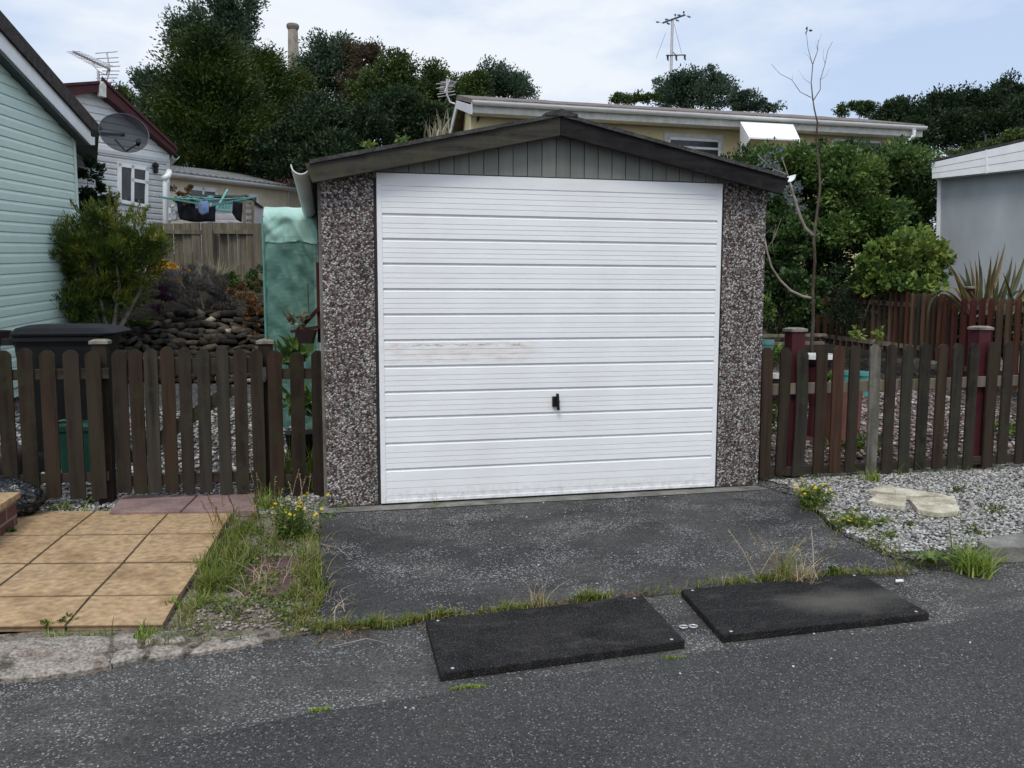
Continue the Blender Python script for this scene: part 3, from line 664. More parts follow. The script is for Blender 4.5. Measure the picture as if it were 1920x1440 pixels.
# ================================================================== GARAGE
G = thing('garage', (1.1, 0, 0), 'prefabricated concrete garage with pebbledash panels, wide white up-and-over door and shallow pitched roof', 'garage')
GW0, GW1, EZ = -.312, 2.512, 1.96
mb = MB(); mb.box(GW0, -.012, 0, .06, .004, 2.05).build('wall', M['pebble'], G, bevel=.004)
mb = MB(); mb.box(2.212, GW1, 0, .06, .004, 2.05).build('wall', M['pebble'], G, bevel=.004)
mb = MB(); mb.box(-.330, -.29, .0615, 5.0, .004, 1.99).build('wall', M['concrete'], G)
mb = MB(); mb.box(2.49, 2.525, .0615, 5.0, .004, 1.99).build('wall', M['concrete'], G)
mb = MB(); mb.box(-.28, 2.48, 4.94, 5.0, .004, 2.0).build('wall', M['pebble'], G)
# bolt holes
for x, z in ((-.11, 1.79), (-.10, 1.56), (-.10, .17), (2.33, 1.72), (2.30, 1.2), (2.36, .25)):
    mb = MB(); mb.lathe((x, -.001, z), [(0, 0), (.011, 0), (.011, .004), (0, .004)], 10, axis=(0, -1, 0)); mb.build('bolt', M['flatblack'], G)
# black strips set in the gap round the door, standing in for its shade
mb = MB(); mb.box(-.0115, .004, .01, .05, .004, 1.985); mb.box(2.196, 2.2115, .01, .05, .004, 1.985); mb.box(.004, 2.196, .02, .05, .004, .016).build('frame', M['flatblack'], G)
# gable boarding: vertical tongue-and-groove boards
SL = (2.315-1.965)/(1.09+.39)
def rz(x, top): return top-abs(x-1.09)*SL
mb = MB(); bw = .0895; x = 1.09-bw*14
while x < 2.5:
    a, b_ = max(x, -.30)+.0025, min(x+bw, 2.5)-.0025
    if b_ > a:
        for s0, s1 in (((a, b_),) if (a > 1.09 or b_ < 1.09) else ((a, b_),)):
            zt0, zt1 = rz(s0, 2.30), rz(s1, 2.30)
            mb.prism([(s0, -.012, 1.984), (s1, -.012, 1.984), (s1, -.012, max(zt1, 1.985)), (s0, -.012, max(zt0, 1.985))], (0, .016, 0))
    x += bw
mb.add([(-.3, .004, 1.95), (2.5, .004, 1.95), (2.5, .004, 2.0), (1.09, .004, 2.32), (-.3, .004, 2.0)], [(0, 1, 2, 3, 4)])
mb.build('gable_board', M['gable'], G)
# bargeboards (two fascia planks meeting at the apex)
def plankpoly(sgn):
    xe = -.395 if sgn < 0 else 2.605; xi = -.355 if sgn < 0 else 2.555; ze = 2.0 if sgn < 0 else 2.015
    return [(1.09+sgn*.0015, -.11, 2.215), (1.09+sgn*.0015, -.11, 2.325), (xe, -.11, ze), (xi, -.11, ze-.105)]
mb = MB(); mb.prism(plankpoly(-1), (0, .028, 0)); mb.build('bargeboard', M['fascia'], G, bevel=.003)
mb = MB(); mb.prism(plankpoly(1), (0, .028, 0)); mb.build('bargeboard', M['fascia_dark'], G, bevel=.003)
# soffit strips between boards and bargeboard, roof sheets
mb = MB()
for sgn in (-1, 1):
    xe = -.36 if sgn < 0 else 2.57
    mb.prism([(1.09, -.08, 2.318), (1.09, -.08, 2.305), (xe, -.08, 1.965), (xe, -.08, 1.985)], (0, 5.0, 0))
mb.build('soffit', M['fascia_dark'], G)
rf = MB()
for sgn in (-1, 1):
    n = 120; a = np.array([1.09, 0, 2.345]); e_ = np.array([-.37 if sgn < 0 else 2.58, 0, 2.02])
    if sgn > 0: e_[2] = 2.03
    V = []; F = []
    for i in range(n+1):
        y = -.125+5.2*i/n; w = .006*sin(i*2*pi/6)
        for q in (a, e_): V += [(q[0], y, q[2]+w), (q[0], y, q[2]-.022+w*.5)]
    for i in range(n):
        b0 = 4*i
        F += [(b0, b0+4, b0+6, b0+2), (b0+1, b0+3, b0+7, b0+5), (b0+2, b0+6, b0+7, b0+3), (b0, b0+1, b0+5, b0+4)]
    F += [(0, 2, 3, 1), (4*n, 4*n+1, 4*n+3, 4*n+2)]
    rf.add(V, F)
rf.prism([(.99, -.13, 2.325), (1.19, -.13, 2.325), (1.19, -.13, 2.338), (1.09, -.13, 2.366), (.99, -.13, 2.338)], (0, 5.2, 0))
roof = rf.build('roof', M['felt'], G)
def gutter(p0, p1, r, m, parent, name='gutter', n=10, outer=None):
    """open half-round channel with wall thickness"""
    p0, p1 = np.array(p0, float), np.array(p1, float); d = (p1-p0)/np.linalg.norm(p1-p0); s = np.cross(d, (0, 0, 1)); s /= np.linalg.norm(s); u = np.cross(s, d)
    V = []; F = []
    for c in (p0, p1):
        for rr in (r, r*.88):
            for k in range(n+1):
                a = pi+pi*k/n; V.append(c+s*rr*cos(a)+u*rr*sin(a))
    m_ = n+1
    for k in range(n):
        F += [(k, k+1, 2*m_+k+1, 2*m_+k), (m_+k, 3*m_+k, 3*m_+k+1, m_+k+1), (k, m_+k, m_+k+1, k+1), (2*m_+k, 2*m_+k+1, 3*m_+k+1, 3*m_+k)]
    F += [(0, 2*m_, 3*m_, m_), (n, m_+n, 3*m_+n, 2*m_+n)]
    mb = MB(); mb.add(V, F)
    L = np.linalg.norm(p1-p0); k = 1
    for t in np.arange(.25, L, 1.0):   # clips
        c = p0+d*t; VV = []; FF = []
        for q in (c, c+d*.03):
            for i in range(n+1):
                a = pi+pi*i/n; VV.append(q+s*r*1.07*cos(a)+u*r*1.07*sin(a))
        for i in range(n): FF.append((i, i+1, m_+i+1, m_+i))
        mb.add(VV, FF)
    return mb.build(name, M[m], parent)
gutter((-.42, -.06, 2.0), (-.395, 5.0, 1.965), .055, 'upvc', G)
gutter((2.63, -.06, 2.045), (2.60, 5.0, 2.0), .05, 'upvc', G)
mb = MB(); mb.tube([(-.40, 4.9, 1.93), (-.37, 4.9, 1.85), (-.36, 4.9, .1)], .034, 10).build('downpipe', M['upvc'], G)
# up-and-over door: pressed horizontal ribs
grooves = [at(716, y, -.004)[2] for y in (400, 446.5, 493, 541, 588.5, 637, 686.5, 734.5, 782.5, 831, 880)]
ztop, zbot = 1.912, .03
def skin_profile():
    """list of (z, y) from top to bottom; y<0 is outward"""
    pr = [(ztop, -.002)]; levels = [ztop]+grooves+[zbot-.02]
    for i in range(len(levels)-1):
        a, b_ = levels[i], levels[i+1]; top = a-(.021 if i else 0); h = top-b_
        nb = 5 if i == 0 else 4
        fr = [0, .30, .53, .76, 1.0] if nb == 4 else [0, .22, .42, .61, .80, 1.0]
        for j in range(nb):
            z0 = top-h*fr[j]; z1 = top-h*fr[j+1]
            pr += [(z0-.0015, -.0035), (z1+.0030, -.0050)]
            if j < nb-1: pr += [(z1+.0018, -.0030), (z1+.0004, -.0030)]
        if i < len(levels)-2: pr += [(b_+.0055, -.0045), (b_+.0045, .0055), (b_-.0065, .0080), (b_-.0200, -.0040)]
    return [p for p in pr if p[0] >= zbot]+[(zbot, -.003)]
pr = skin_profile(); mb = MB(); x0, x1 = .034, 2.166; V = []; F = []
for z, y in pr: V += [(x0, y-.004, z), (x1, y-.004, z)]
for i in range(len(pr)-1): F.append((2*i, 2*i+2, 2*i+3, 2*i+1))
mb.add(V, F); mb.box(x0, x1, .012, .02, zbot, ztop)
door = mb.build('door', M['door'], G)
mb = MB()
mb.box(.006, .036, -.012, .02, .012, 1.978); mb.box(2.164, 2.194, -.012, .02, .012, 1.978)
mb.box(.036, 2.164, -.0115, .02, 1.905, 1.978); mb.box(.036, 2.164, -.0115, .02, .012, .032)
mb.build('door_frame', M['door'], door, bevel=.002)
hp = at(1043, 752, 0)
mb = MB(); mb.box(hp[0]-.030, hp[0]+.012, -.030, -.004, hp[2]-.032, hp[2]+.032)
mb.bar((hp[0]+.002, -.040, hp[2]-.052), (hp[0]-.004, -.040, hp[2]+.052), .016, .022, up=(0, 1, 0))
mb.tube([(hp[0], -.028, hp[2]), (hp[0], -.045, hp[2])], .012, 10)
mb.build('handle', M['blackplastic'], door, bevel=.004)

# ================================================================== RUBBER RAMPS
def ramp_mat(pxs, m, label):
    q = [atz(*p, .023) for p in pxs]; c = np.mean(q, axis=0)
    r = thing('rubber_ramp', (c[0], c[1], 0), label, 'rubber ramp', 'rubber ramps at the foot of the driveway')
    mb = MB(); mb.hexa([(p[0], p[1], -.01) for p in q], [(p[0], p[1], .023) for p in q])
    mb.build('mat', M[m], r, bevel=.005)
    for i in range(4):
        p = q[i]+(c-q[i])*.10; s = MB(); s.lathe((p[0], p[1], .0235), [(0, .002), (.005, .0015), (.0068, 0)], 10).build('screw', M['alu'], r)
ramp_mat([(825, 1262), (1285, 1201), (1205, 1116), (798, 1162)], 'rubber', 'black rubber ramp mat on the left, plain black with four screws')
ramp_mat([(1355, 1191), (1743, 1149), (1612, 1074), (1277, 1105)], 'rubber_worn', 'black rubber ramp mat with a pale dusty scuff across its middle')
for px, py, lab in ((1282, 1175, 'left of the two pale metal rings between the rubber ramps'), (1300, 1174, 'right of the two pale metal rings between the rubber ramps')):
    c = atz(px, py, .002); mb = MB(); mb.tube([c+np.array([.016*cos(a), .013*sin(a), 0]) for a in np.linspace(0, 5.4 if px < 1290 else 6.28, 16)], .003, 6)
    tag(mb.build('metal_ring', M['steel']), lab, 'ring', 'metal rings')

# ================================================================== FENCES
def picket(parent, xb, xt, y, z0, z1, w, m, th=.016, cham=.35, bend=0):
    """rounded-top picket, from (xb,z0) to (xt,z1)"""
    mb = MB(); n = 6; pr = []
    for i in range(n+1):
        t = i/n; pr.append((xb+(xt-xb)*t+bend*sin(pi*t), z0+(z1-w*cham-z0)*t))
    L = [(x-w/2, z) for x, z in pr]; Rr = [(x+w/2, z) for x, z in pr]
    x, z = pr[-1]; h = w*cham
    top = [(x+w*.36, z+h*.55), (x+w*.17, z+h*.92), (x-w*.17, z+h*.95), (x-w*.36, z+h*.55)]
    V = []; 
    for (a, b_) in zip(L, Rr): V += [(a[0], y, a[1]), (b_[0], y, b_[1])]
    F = [(2*i, 2*i+1, 2*i+3, 2*i+2) for i in range(n)]; k = len(V)
    V += [(q[0], y, q[1]) for q in top]; F.append((2*n, 2*n+1, k, k+1, k+2, k+3))
    nv = len(V); V2 = [(a, b_+th, c) for a, b_, c in V]; F2 = [tuple(i+nv for i in f[::-1]) for f in F]
    rim = [2*i+1 for i in range(n+1)]+[k, k+1, k+2, k+3]+[2*i for i in range(n, -1, -1)]
    F3 = [(rim[(i+1) % len(rim)], rim[i], rim[i]+nv, rim[(i+1) % len(rim)]+nv) for i in range(len(rim))]
    F3 = [f[::-1] for f in F3]
    mb.add(V+V2, F+F2+F3); return mb.build('picket', M[m], parent)
def post(parent, x, y, z0, z1, w, m, cap='cap', name='post', capw=1.3):
    mb = MB(); p = mb.box(x-w/2, x+w/2, y-w/2, y+w/2, z0, z1).build(name, M[m], parent, bevel=.004)
    if cap:
        c = MB(); cw = w*capw
        c.hexa([(x-cw/2, y-cw/2, z1+.001), (x+cw/2, y-cw/2, z1+.001), (x+cw/2, y+cw/2, z1+.001), (x-cw/2, y+cw/2, z1+.001)],
               [(x-cw/2, y-cw/2, z1+.018), (x+cw/2, y-cw/2, z1+.018), (x+cw/2, y+cw/2, z1+.018), (x-cw/2, y+cw/2, z1+.018)])
        c.hexa([(x-cw/2, y-cw/2, z1+.018), (x+cw/2, y-cw/2, z1+.018), (x+cw/2, y+cw/2, z1+.018), (x-cw/2, y+cw/2, z1+.018)],
               [(x-cw*.3, y-cw*.3, z1+.028), (x+cw*.3, y-cw*.3, z1+.028), (x+cw*.3, y+cw*.3, z1+.028), (x-cw*.3, y+cw*.3, z1+.028)])
        c.build('post_cap', M[cap], p)
    return p
def rail(parent, x0, x1, y, za, zb, h, m='rail', th=.03, z0b=None):
    mb = MB(); zz = z0b if z0b is not None else (za, zb)
    mb.hexa([(x0, y, za), (x1, y, zb), (x1, y+th, zb), (x0, y+th, za)], [(x0, y, za+h), (x1, y, zb+h), (x1, y+th, zb+h), (x0, y+th, za+h)])
    return mb.build('rail', M[m], parent, bevel=.003)
FY = .30
def pk(parent, cx, ytop, ybot, w, m, y=FY, **k):
    t = at(cx, ytop, y); b_ = at(cx+(908-cx)*(ybot-ytop)/15900., ybot, y)
    return picket(parent, b_[0]+k.pop('dx', 0), t[0], y, b_[2], t[2], w, m, **k)
# left stretch, continues out of frame
fl = thing('picket_fence', at(100, 930, FY+.03)*np.array([1, 1, 0]), 'brown picket fence left of the gate, in front of the black wheelie bin', 'picket fence', 'low picket fences along the front')
for cx in (-120, -78, -36, 5, 46, 88, 131, 172):
    pk(fl, cx+random.uniform(-1.5, 1.5), 656+random.uniform(-3, 3), 933+random.uniform(-2, 5), .085*random.uniform(.94, 1.05), 'picket', dx=random.uniform(-.008, .008))
zr = at(100, 712, FY+.016)[2]; rail(fl, -2.9, at(203, 700, FY)[0], FY+.0165, zr, zr, .062)
zr = at(100, 906, FY+.016)[2]; rail(fl, -2.9, at(203, 890, FY)[0], FY+.0165, zr, zr, .055)
post(fl, at(196, 800, FY+.1)[0], FY+.10, 0, at(196, 645, FY+.07)[2], .085, 'picket', capw=1.25)
# gate
fg = thing('garden_gate', at(350, 930, FY+.03)*np.array([1, 1, 0]), 'brown picket garden gate with a diagonal brace, between the two capped posts', 'gate')
for cx, m, tp in ((222, 'picket', 657), (252, 'picket', 655), (281, 'picket_grey', 655), (312, 'picket', 650), (345, 'picket_grey', 652), (380, 'picket_grey', 652), (415, 'picket_grey', 652), (449, 'picket_grey', 653), (480, 'picket', 654)):
    pk(fg, cx, tp+random.uniform(-2, 2), 925+random.uniform(-2, 2), (.075 if cx > 230 else .085)*random.uniform(.94, 1.06), m, cham=.42, dx=random.uniform(-.006, .006))
gx0, gx1 = at(212, 700, FY)[0], at(487, 700, FY)[0]
zr = at(350, 702, FY+.016)[2]; rail(fg, gx0, gx1, FY+.0165, zr, zr, .095, 'rail')
zr = at(350, 907, FY+.016)[2]; rail(fg, gx0, gx1, FY+.0165, zr, zr, .06, 'rail')
a = at(243, 862, FY+.02); b_ = at(437, 728, FY+.02)
mb = MB(); mb.bar((a[0], FY+.028, a[2]), (b_[0], FY+.028, b_[2]), .022, .075, up=(0, 0, 1)); mb.build('brace', M['rail'], fg)
# short stretch between gate and garage
fr = thing('picket_fence', at(550, 930, FY+.03)*np.array([1, 1, 0]), 'short run of three dark brown pickets between the gate post and the garage wall', 'picket fence', 'low picket fences along the front')
for cx, tp in ((514, 657), (556, 660), (596, 657)): pk(fr, cx, tp, 930 if cx < 580 else 935, .085, 'picket')
zr = at(550, 711, FY+.016)[2]; rail(fr, at(505, 700, FY)[0], -.333, FY+.0165, zr, zr, .065)
zr = at(550, 905, FY+.016)[2]; rail(fr, at(505, 700, FY)[0], -.333, FY+.0165, zr, zr, .05)
post(fr, at(502, 800, FY+.09)[0], FY+.09, 0, at(502, 645, FY+.05)[2], .085, 'picket', capw=1.25)
h = at(496, 700, FY+.02); mb = MB(); mb.box(h[0]-.012, h[0]+.012, FY-.006, FY-.001, h[2]-.04, h[2]+.04); mb.tube([(h[0], FY-.008, h[2]-.05), (h[0], FY-.008, h[2]-.02)], .007, 8); mb.build('hinge', M['darkmetal'], fg)
# right stretch
RY = .06
fq = thing('picket_fence', at(1650, 890, RY+.03)*np.array([1, 1, 0]), 'long weathered picket fence right of the garage, behind the white gravel', 'picket fence', 'low picket fences along the front')
RP = [(1440, 652, 893, 0), (1475, 652, 892, 0), (1506, 654, 890, 1), (1543, 651, 889, 0), (1575, 649, 888, 2), (1605, 649, 888, 0), (1643, 646, 888, 3), (1674, 646, 886, 4), (1705, 645, 884, 1), (1738, 644, 883, 1), (1771, 646, 881, 0), (1799, 643, 879, 1), (1829, 642, 877, 1), (1866, 642, 875, 0), (1895, 640, 872, 1), (1926, 640, 871, 0), (1960, 640, 870, 1), (1994, 640, 869, 0), (2028, 640, 868, 1)]
for i, (cx, tp, bt, k) in enumerate(RP):
    pk(fq, cx, tp+random.uniform(-2, 2), bt+random.uniform(-2, 3), .082*random.uniform(.92, 1.06), ['picket', 'picket_grey', 'picket_red', 'picket_pale', 'picket_grey'][k], y=RY, cham=.4, dx=random.uniform(-.012, .012), bend=.012 if i == 2 else random.uniform(-.004, .004))
zt = at(1650, 716, RY+.016)[2]; rail(fq, 2.53, 5.2, RY+.0165, zt-.105+.03, zt-.075+.03, .075, 'oldboard')
zt = at(1650, 884, RY+.016)[2]; rail(fq, 2.53, 5.2, RY+.0165, zt+.0, zt+.02, .06, 'rail')
for px, py in ((1488, 616), (1835, 613)):
    p = at(px, py, RY+.12); post(fq, p[0], RY+.10, 0, p[2]-.02, .10, 'redpost', capw=1.22)

# rear right fence on the bank
RA, RB, RC = P(1532, 560, 11.6), P(1792, 560, 9.9), P(1960, 560, 9.0)
fb = thing('picket_fence', (RB[0], RB[1], gz(0, RB[1])), 'long red-brown picket fence on the bank in front of the hedge and sword plant', 'picket fence')
def bankline(px, d, ytop, ybot, w, m):
    a = P(px, ytop, d); b_ = P(px, ybot, d); mb = MB(); th = .018
    poly = [(a[0]-w/2, a[1], b_[2]), (a[0]+w/2, a[1], b_[2]), (a[0]+w/2, a[1], a[2]-w*.4), (a[0]+w*.22, a[1], a[2]), (a[0]-w*.22, a[1], a[2]), (a[0]-w/2, a[1], a[2]-w*.4)]
    mb.prism(poly, (0, th, 0)); return mb.build('picket', M[m], fb)
n1 = 24
for i in range(n1):
    px = 1537+(1786-1537)*(i/(n1-1))**.93; d = 11.6+(9.9-11.6)*(px-1532)/260
    yt = 537+(553-537)*(px-1532)/260+random.uniform(-1.5, 1.5); yb = 641+(683-641)*(px-1532)/260
    bankline(px, d, yt, yb, .058 if px < 1680 else .066, ['picket_red', 'picket_red', 'picket', 'picket_red', 'picket_pale' if i in (8, 19) else 'picket_red', 'picket_grey'][i % 6])
for i in range(12):
    px = 1793+17.0*i; d = 9.85-(px-1793)*.0052
    bankline(px, d, 559+random.uniform(-1, 1), 735, .075, 'picket_maroon' if i < 5 else 'picket_red')
for (xa, ya, da), (xb, yb, db) in (((1532, 560, 11.65), (1800, 577, 9.95)), ((1532, 628, 11.65), (1800, 662, 9.95)), ((1800, 575, 9.9), (1980, 582, 9.1)), ((1800, 690, 9.9), (1980, 712, 9.1))):
    mb = MB(); mb.bar(P(xa, ya, da)+np.array([0, .04, 0]), P(xb, yb, db)+np.array([0, .04, 0]), .03, .055); mb.build('rail', M['oldboard'], fb)
p = P(1826, 541, 9.95); post(fb, p[0], p[1]+.08, .2, p[2], .09, 'picket_maroon', capw=1.25)

# ================================================================== HOUSES, LEFT
def siding(wall, parent, m, z0, z1, h, sfun, out=.016, name='cladding'):
    """overlapping boards; sfun(z) -> (s_left, s_right)"""
    V = []; F = []; z = z0; prof = [(0, 0), (.0, out), (.62, out), (1., .002)]
    while z < z1-1e-4:
        b0 = len(V)
        for fr, o in prof:
            zz = min(z+h*fr, z1); a, b_ = sfun(zz)
            if b_ < a: b_ = a
            V += [wall.pt(a, zz, o), wall.pt(b_, zz, o)]
        for i in range(3): F.append((b0+2*i, b0+2*i+1, b0+2*i+3, b0+2*i+2))
        z += h
    mb = MB(); mb.add(V, F); return mb.build(name, M[m], parent)
def wallpoly(wall, parent, m, pxs, o=0., th=.02, name='wall', szs=None):
    p = [wall.inv(*q) for q in pxs] if szs is None else szs
    mb = MB(); mb.prism([wall.pt(a, z, o) for a, z in p], -wall.n*th); return mb.build(name, M[m], parent)
def lin(a, b, v):
    return a[0]+(b[0]-a[0])*(v-a[1])/(b[1]-a[1])

# mint green home -------------------------------------------------------
c0 = P(148, 471, 9.6); vp = ray(766, 471); WG = Wall(c0, c0+vp)
gg = c0.copy(); gg[2] = 0
GH = thing('park_home', gg, 'mint green clad home with a dark roof verge and white bargeboard at the left edge', 'house')
def sz(x, y): return WG.inv(x, y)
b1_, b2_ = sz(0, 75), sz(160, 262)          # underside of the white bargeboard
rk = lambda z: lin(b1_, b2_, z)
zb_ = sz(20, 800)[1]
z_lo = sz(40, 722)[1]; z_hi = b1_[1]+1.2
pitchz = (sz(3, 436)[1]-sz(3, 456)[1])
siding(WG, GH, 'mint', z_lo, z_hi, pitchz, lambda z: (-4.5, min(-.03, rk(z)) if z > b2_[1]-.05 else -.03), out=.014)
mb = MB(); mb.prism([WG.pt(-4.5, z_lo-.1, -.01), WG.pt(0, z_lo-.1, -.01), WG.pt(0, b2_[1]+.05, -.01), WG.pt(rk(z_hi), z_hi, -.01), WG.pt(-4.5, z_hi+2, -.01)], -WG.n*.1).build('wall', M['mint'], GH)
mb = MB(); mb.hexa([WG.pt(-.06, z_lo-.05, -.02), WG.pt(.01, z_lo-.05, -.02), WG.pt(.01, z_lo-.05, .022), WG.pt(-.06, z_lo-.05, .022)], [WG.pt(-.06, b2_[1]+.12, -.02), WG.pt(.01, b2_[1]+.12, -.02), WG.pt(.01, b2_[1]+.12, .022), WG.pt(-.06, b2_[1]+.12, .022)]).build('corner_trim', M['mint'], GH)
# side wall going back
bk = np.array([-.25, 1, 0])*7
mb = MB(); mb.prism([WG.pt(0, z_lo-.5, -.03), WG.pt(0, b2_[1], -.03), WG.pt(0, b2_[1], -.03)+bk, WG.pt(0, z_lo-.5, -.03)+bk], (-.05, 0, 0)).build('wall', M['mint'], GH)
mb = MB(); mb.prism([WG.pt(-4.5, z_lo-.9, -.05), WG.pt(0, z_lo-.9, -.05), WG.pt(0, z_lo-.02, -.05), WG.pt(-4.5, z_lo-.02, -.05)], -WG.n*.1).build('plinth', M['brick'], GH)
# barge: white strip and dark verge above, standing proud of the wall
OV = .14
WG2 = Wall(WG.pt(0, 0, OV), WG.pt(1, 0, OV))
def ext(p, q, k): return (p[0]+(p[0]-q[0])*k, p[1]+(p[1]-q[1])*k)
wq = [WG2.inv(*p) for p in ((0, 92), (170, 272), (178, 272), (178, 248), (0, 58))]
wq[0] = ext(wq[0], wq[1], .8); wq[4] = ext(wq[4], wq[3], .8)
mb = MB(); mb.prism([WG2.pt(a, z) for a, z in wq], -WG2.n*.03).build('bargeboard', M['upvc'], GH)
vq = [WG2.inv(*p) for p in ((0, 59), (172, 248), (189, 243), (0, 26))]
vq[0] = ext(vq[0], vq[1], .8); vq[3] = ext(vq[3], vq[2], .8)
mb = MB(); mb.prism([WG2.pt(a, z, .03) for a, z in vq], -WG2.n*.34+np.array([0, 0, 0])).build('verge', M['tiledark'], GH)
mb = MB(); mb.prism([WG2.pt(a, z, -.0) for a, z in (wq[1], (wq[1][0]+.01, wq[1][1]+.01), (wq[0][0]+.01, wq[0][1]+.01), wq[0])], -WG2.n*.32).build('soffit', M['darkmetal'], GH)
# roof plane going back
rv = bk; mb = MB(); mb.prism([WG2.pt(*vq[3], -.02), WG2.pt(*vq[2], -.02), WG2.pt(*vq[2], -.02)+rv, WG2.pt(*vq[3], -.02)+rv], (0, 0, -.04)).build('roof', M['tiledark'], GH)
# satellite dish on the verge end
DC = P(233, 249, 9.25)
dish = thing('satellite_dish', P(178, 250, 9.3), 'round grey perforated satellite dish fixed to the roof end of the mint green home', 'satellite dish')
dn = np.array([.30, -.86, .34]); dn /= np.linalg.norm(dn)
prof = [(0.001, -.055)]+[(.252*k/8, -.055+.055*(k/8)**2) for k in range(1, 9)]
mb = MB(); mb.lathe(DC, prof, 36, axis=dn, squash=(1.0, .93)).build('reflector', M['dish'], dish, smooth=True)
A_ = np.cross(dn, (0, 0, 1.)); A_ /= np.linalg.norm(A_); B_ = np.cross(dn, A_)
mb = MB(); mb.tube([DC+A_*.252*cos(t)+B_*.2345*sin(t) for t in np.linspace(0, 2*pi, 40)], .005, 6).build('rim', M['dishgrey'], dish)
low = DC+(P(236, 284, 9.25)-DC); lnb = P(259, 268, 8.95)
mb = MB(); mb.tube([low, lnb+np.array([-.02, 0, -.02]), lnb], .009, 6); mb.tube([P(216, 262, 9.3), low], .012, 6); mb.build('arm', M['blackplastic'], dish)
mb = MB(); mb.tube([lnb+dn*.05, lnb-dn*.03], .026, 12); mb.build('receiver', M['blackplastic'], dish); 
mb = MB(); mb.tube([lnb-dn*.03, lnb-dn*.045], .028, 12); mb.build('receiver_cap', M['upvc'], dish)
mb = MB(); mb.box(*sum([[v-.035, v+.035] for v in P(178, 250, 9.35)], [])); mb.tube([P(178, 250, 9.35), P(196, 251, 9.4), DC-dn*.05], .02, 8); mb.build('bracket', M['blackplastic'], dish)

# white clad home behind --------------------------------------------------
WH = Wall(P(146, 276, 12.4), P(316, 302, 13.9)); hh = WH.pt(WH.L, 0); hh[2] = .9
HH = thing('park_home', hh, 'white clad home with burgundy verge, behind the mint green home', 'house')
iv = WH.inv
S1 = iv(316, 302)[0]; S0 = -2.5
zE = iv(316, 302)[1]; ap = iv(176, 158); er = iv(316, 281)
lf = iv(40, 176)
siding(WH, HH, 'whiteclad', zE+.02, ap[1], iv(270, 200)[1]-iv(270, 212.5)[1], lambda z: (S0 if z < lf[1] else lin(lf, ap, z), min(S1, lin(ap, er, z))), out=.024)
mb = MB(); mb.prism([WH.pt(S0, zE, -.01), WH.pt(S1, zE, -.01), WH.pt(S1, er[1], -.01), WH.pt(*ap, -.01), WH.pt(*lf, -.01), WH.pt(S0, lf[1], -.01)], -WH.n*.08).build('wall', M['whiteclad'], HH)
siding(WH, HH, 'greyclad', zE-3.2, zE-.01, iv(290, 330)[1]-iv(290, 340.5)[1], lambda z: (S0, S1-.03), out=.024, name='cladding')
mb = MB(); mb.prism([WH.pt(S0, zE-3.4, -.01), WH.pt(S1, zE-3.4, -.01), WH.pt(S1, zE-.01, -.01), WH.pt(S0, zE-.01, -.01)], -WH.n*.08).build('wall', M['greyclad'], HH)
mb = MB(); mb.hexa([WH.pt(S0, zE-.03, .0), WH.pt(S1, zE-.03, .0), WH.pt(S1, zE-.03, .035), WH.pt(S0, zE-.03, .035)], [WH.pt(S0, zE+.02, .0), WH.pt(S1, zE+.02, .0), WH.pt(S1, zE+.02, .035), WH.pt(S0, zE+.02, .035)]).build('band', M['greyclad'], HH)
wallpoly(WH, HH, 'greyclad', [(309, 305), (316, 306), (316, 420), (309, 420)], .03, .03, 'corner_trim')
# sides and roof going back
bk2 = np.array([-.3, 1, 0])*8
mb = MB(); mb.prism([WH.pt(S1, zE-3.4, -.02), WH.pt(S1, er[1], -.02), WH.pt(S1, er[1], -.02)+bk2, WH.pt(S1, zE-3.4, -.02)+bk2], (-.05, 0, 0)).build('wall', M['greyclad'], HH)
ro = .18
r1 = WH.pt(ap[0], ap[1]+.05, ro); r2 = WH.pt(er[0]+.03, er[1]-.02, ro)
mb = MB(); mb.prism([r1, r2, r2+bk2, r1+bk2], (0, 0, .05)).build('roof', M['maroonroof'], HH)
q = [iv(*p) for p in ((176, 160), (190, 166), (315, 280), (316, 290), (300, 277), (178, 177))]
mb = MB(); mb.prism([WH.pt(a, z, .16) for a, z in q], -WH.n*.2).build('verge', M['maroonroof'], HH)
q = [iv(*p) for p in ((60, 168), (172, 160), (172, 174), (60, 190))]
mb = MB(); mb.prism([WH.pt(a, z, .16) for a, z in q], -WH.n*.2).build('verge', M['maroonroof'], HH)
l1, l2 = WH.pt(*iv(172, 159), .18), WH.pt(*iv(60, 167), .18)
mb = MB(); mb.prism([l2, l1, l1+bk2, l2+bk2+np.array([0, 0, .3])], (0, 0, .04)).build('roof', M['maroonroof'], HH)
q = [iv(*p) for p in ((171, 161), (176, 155), (182, 163), (182, 185), (172, 182))]
mb = MB(); mb.prism([WH.pt(a, z, .20) for a, z in q], -WH.n*.08).build('verge_cap', M['upvc_old'], HH)
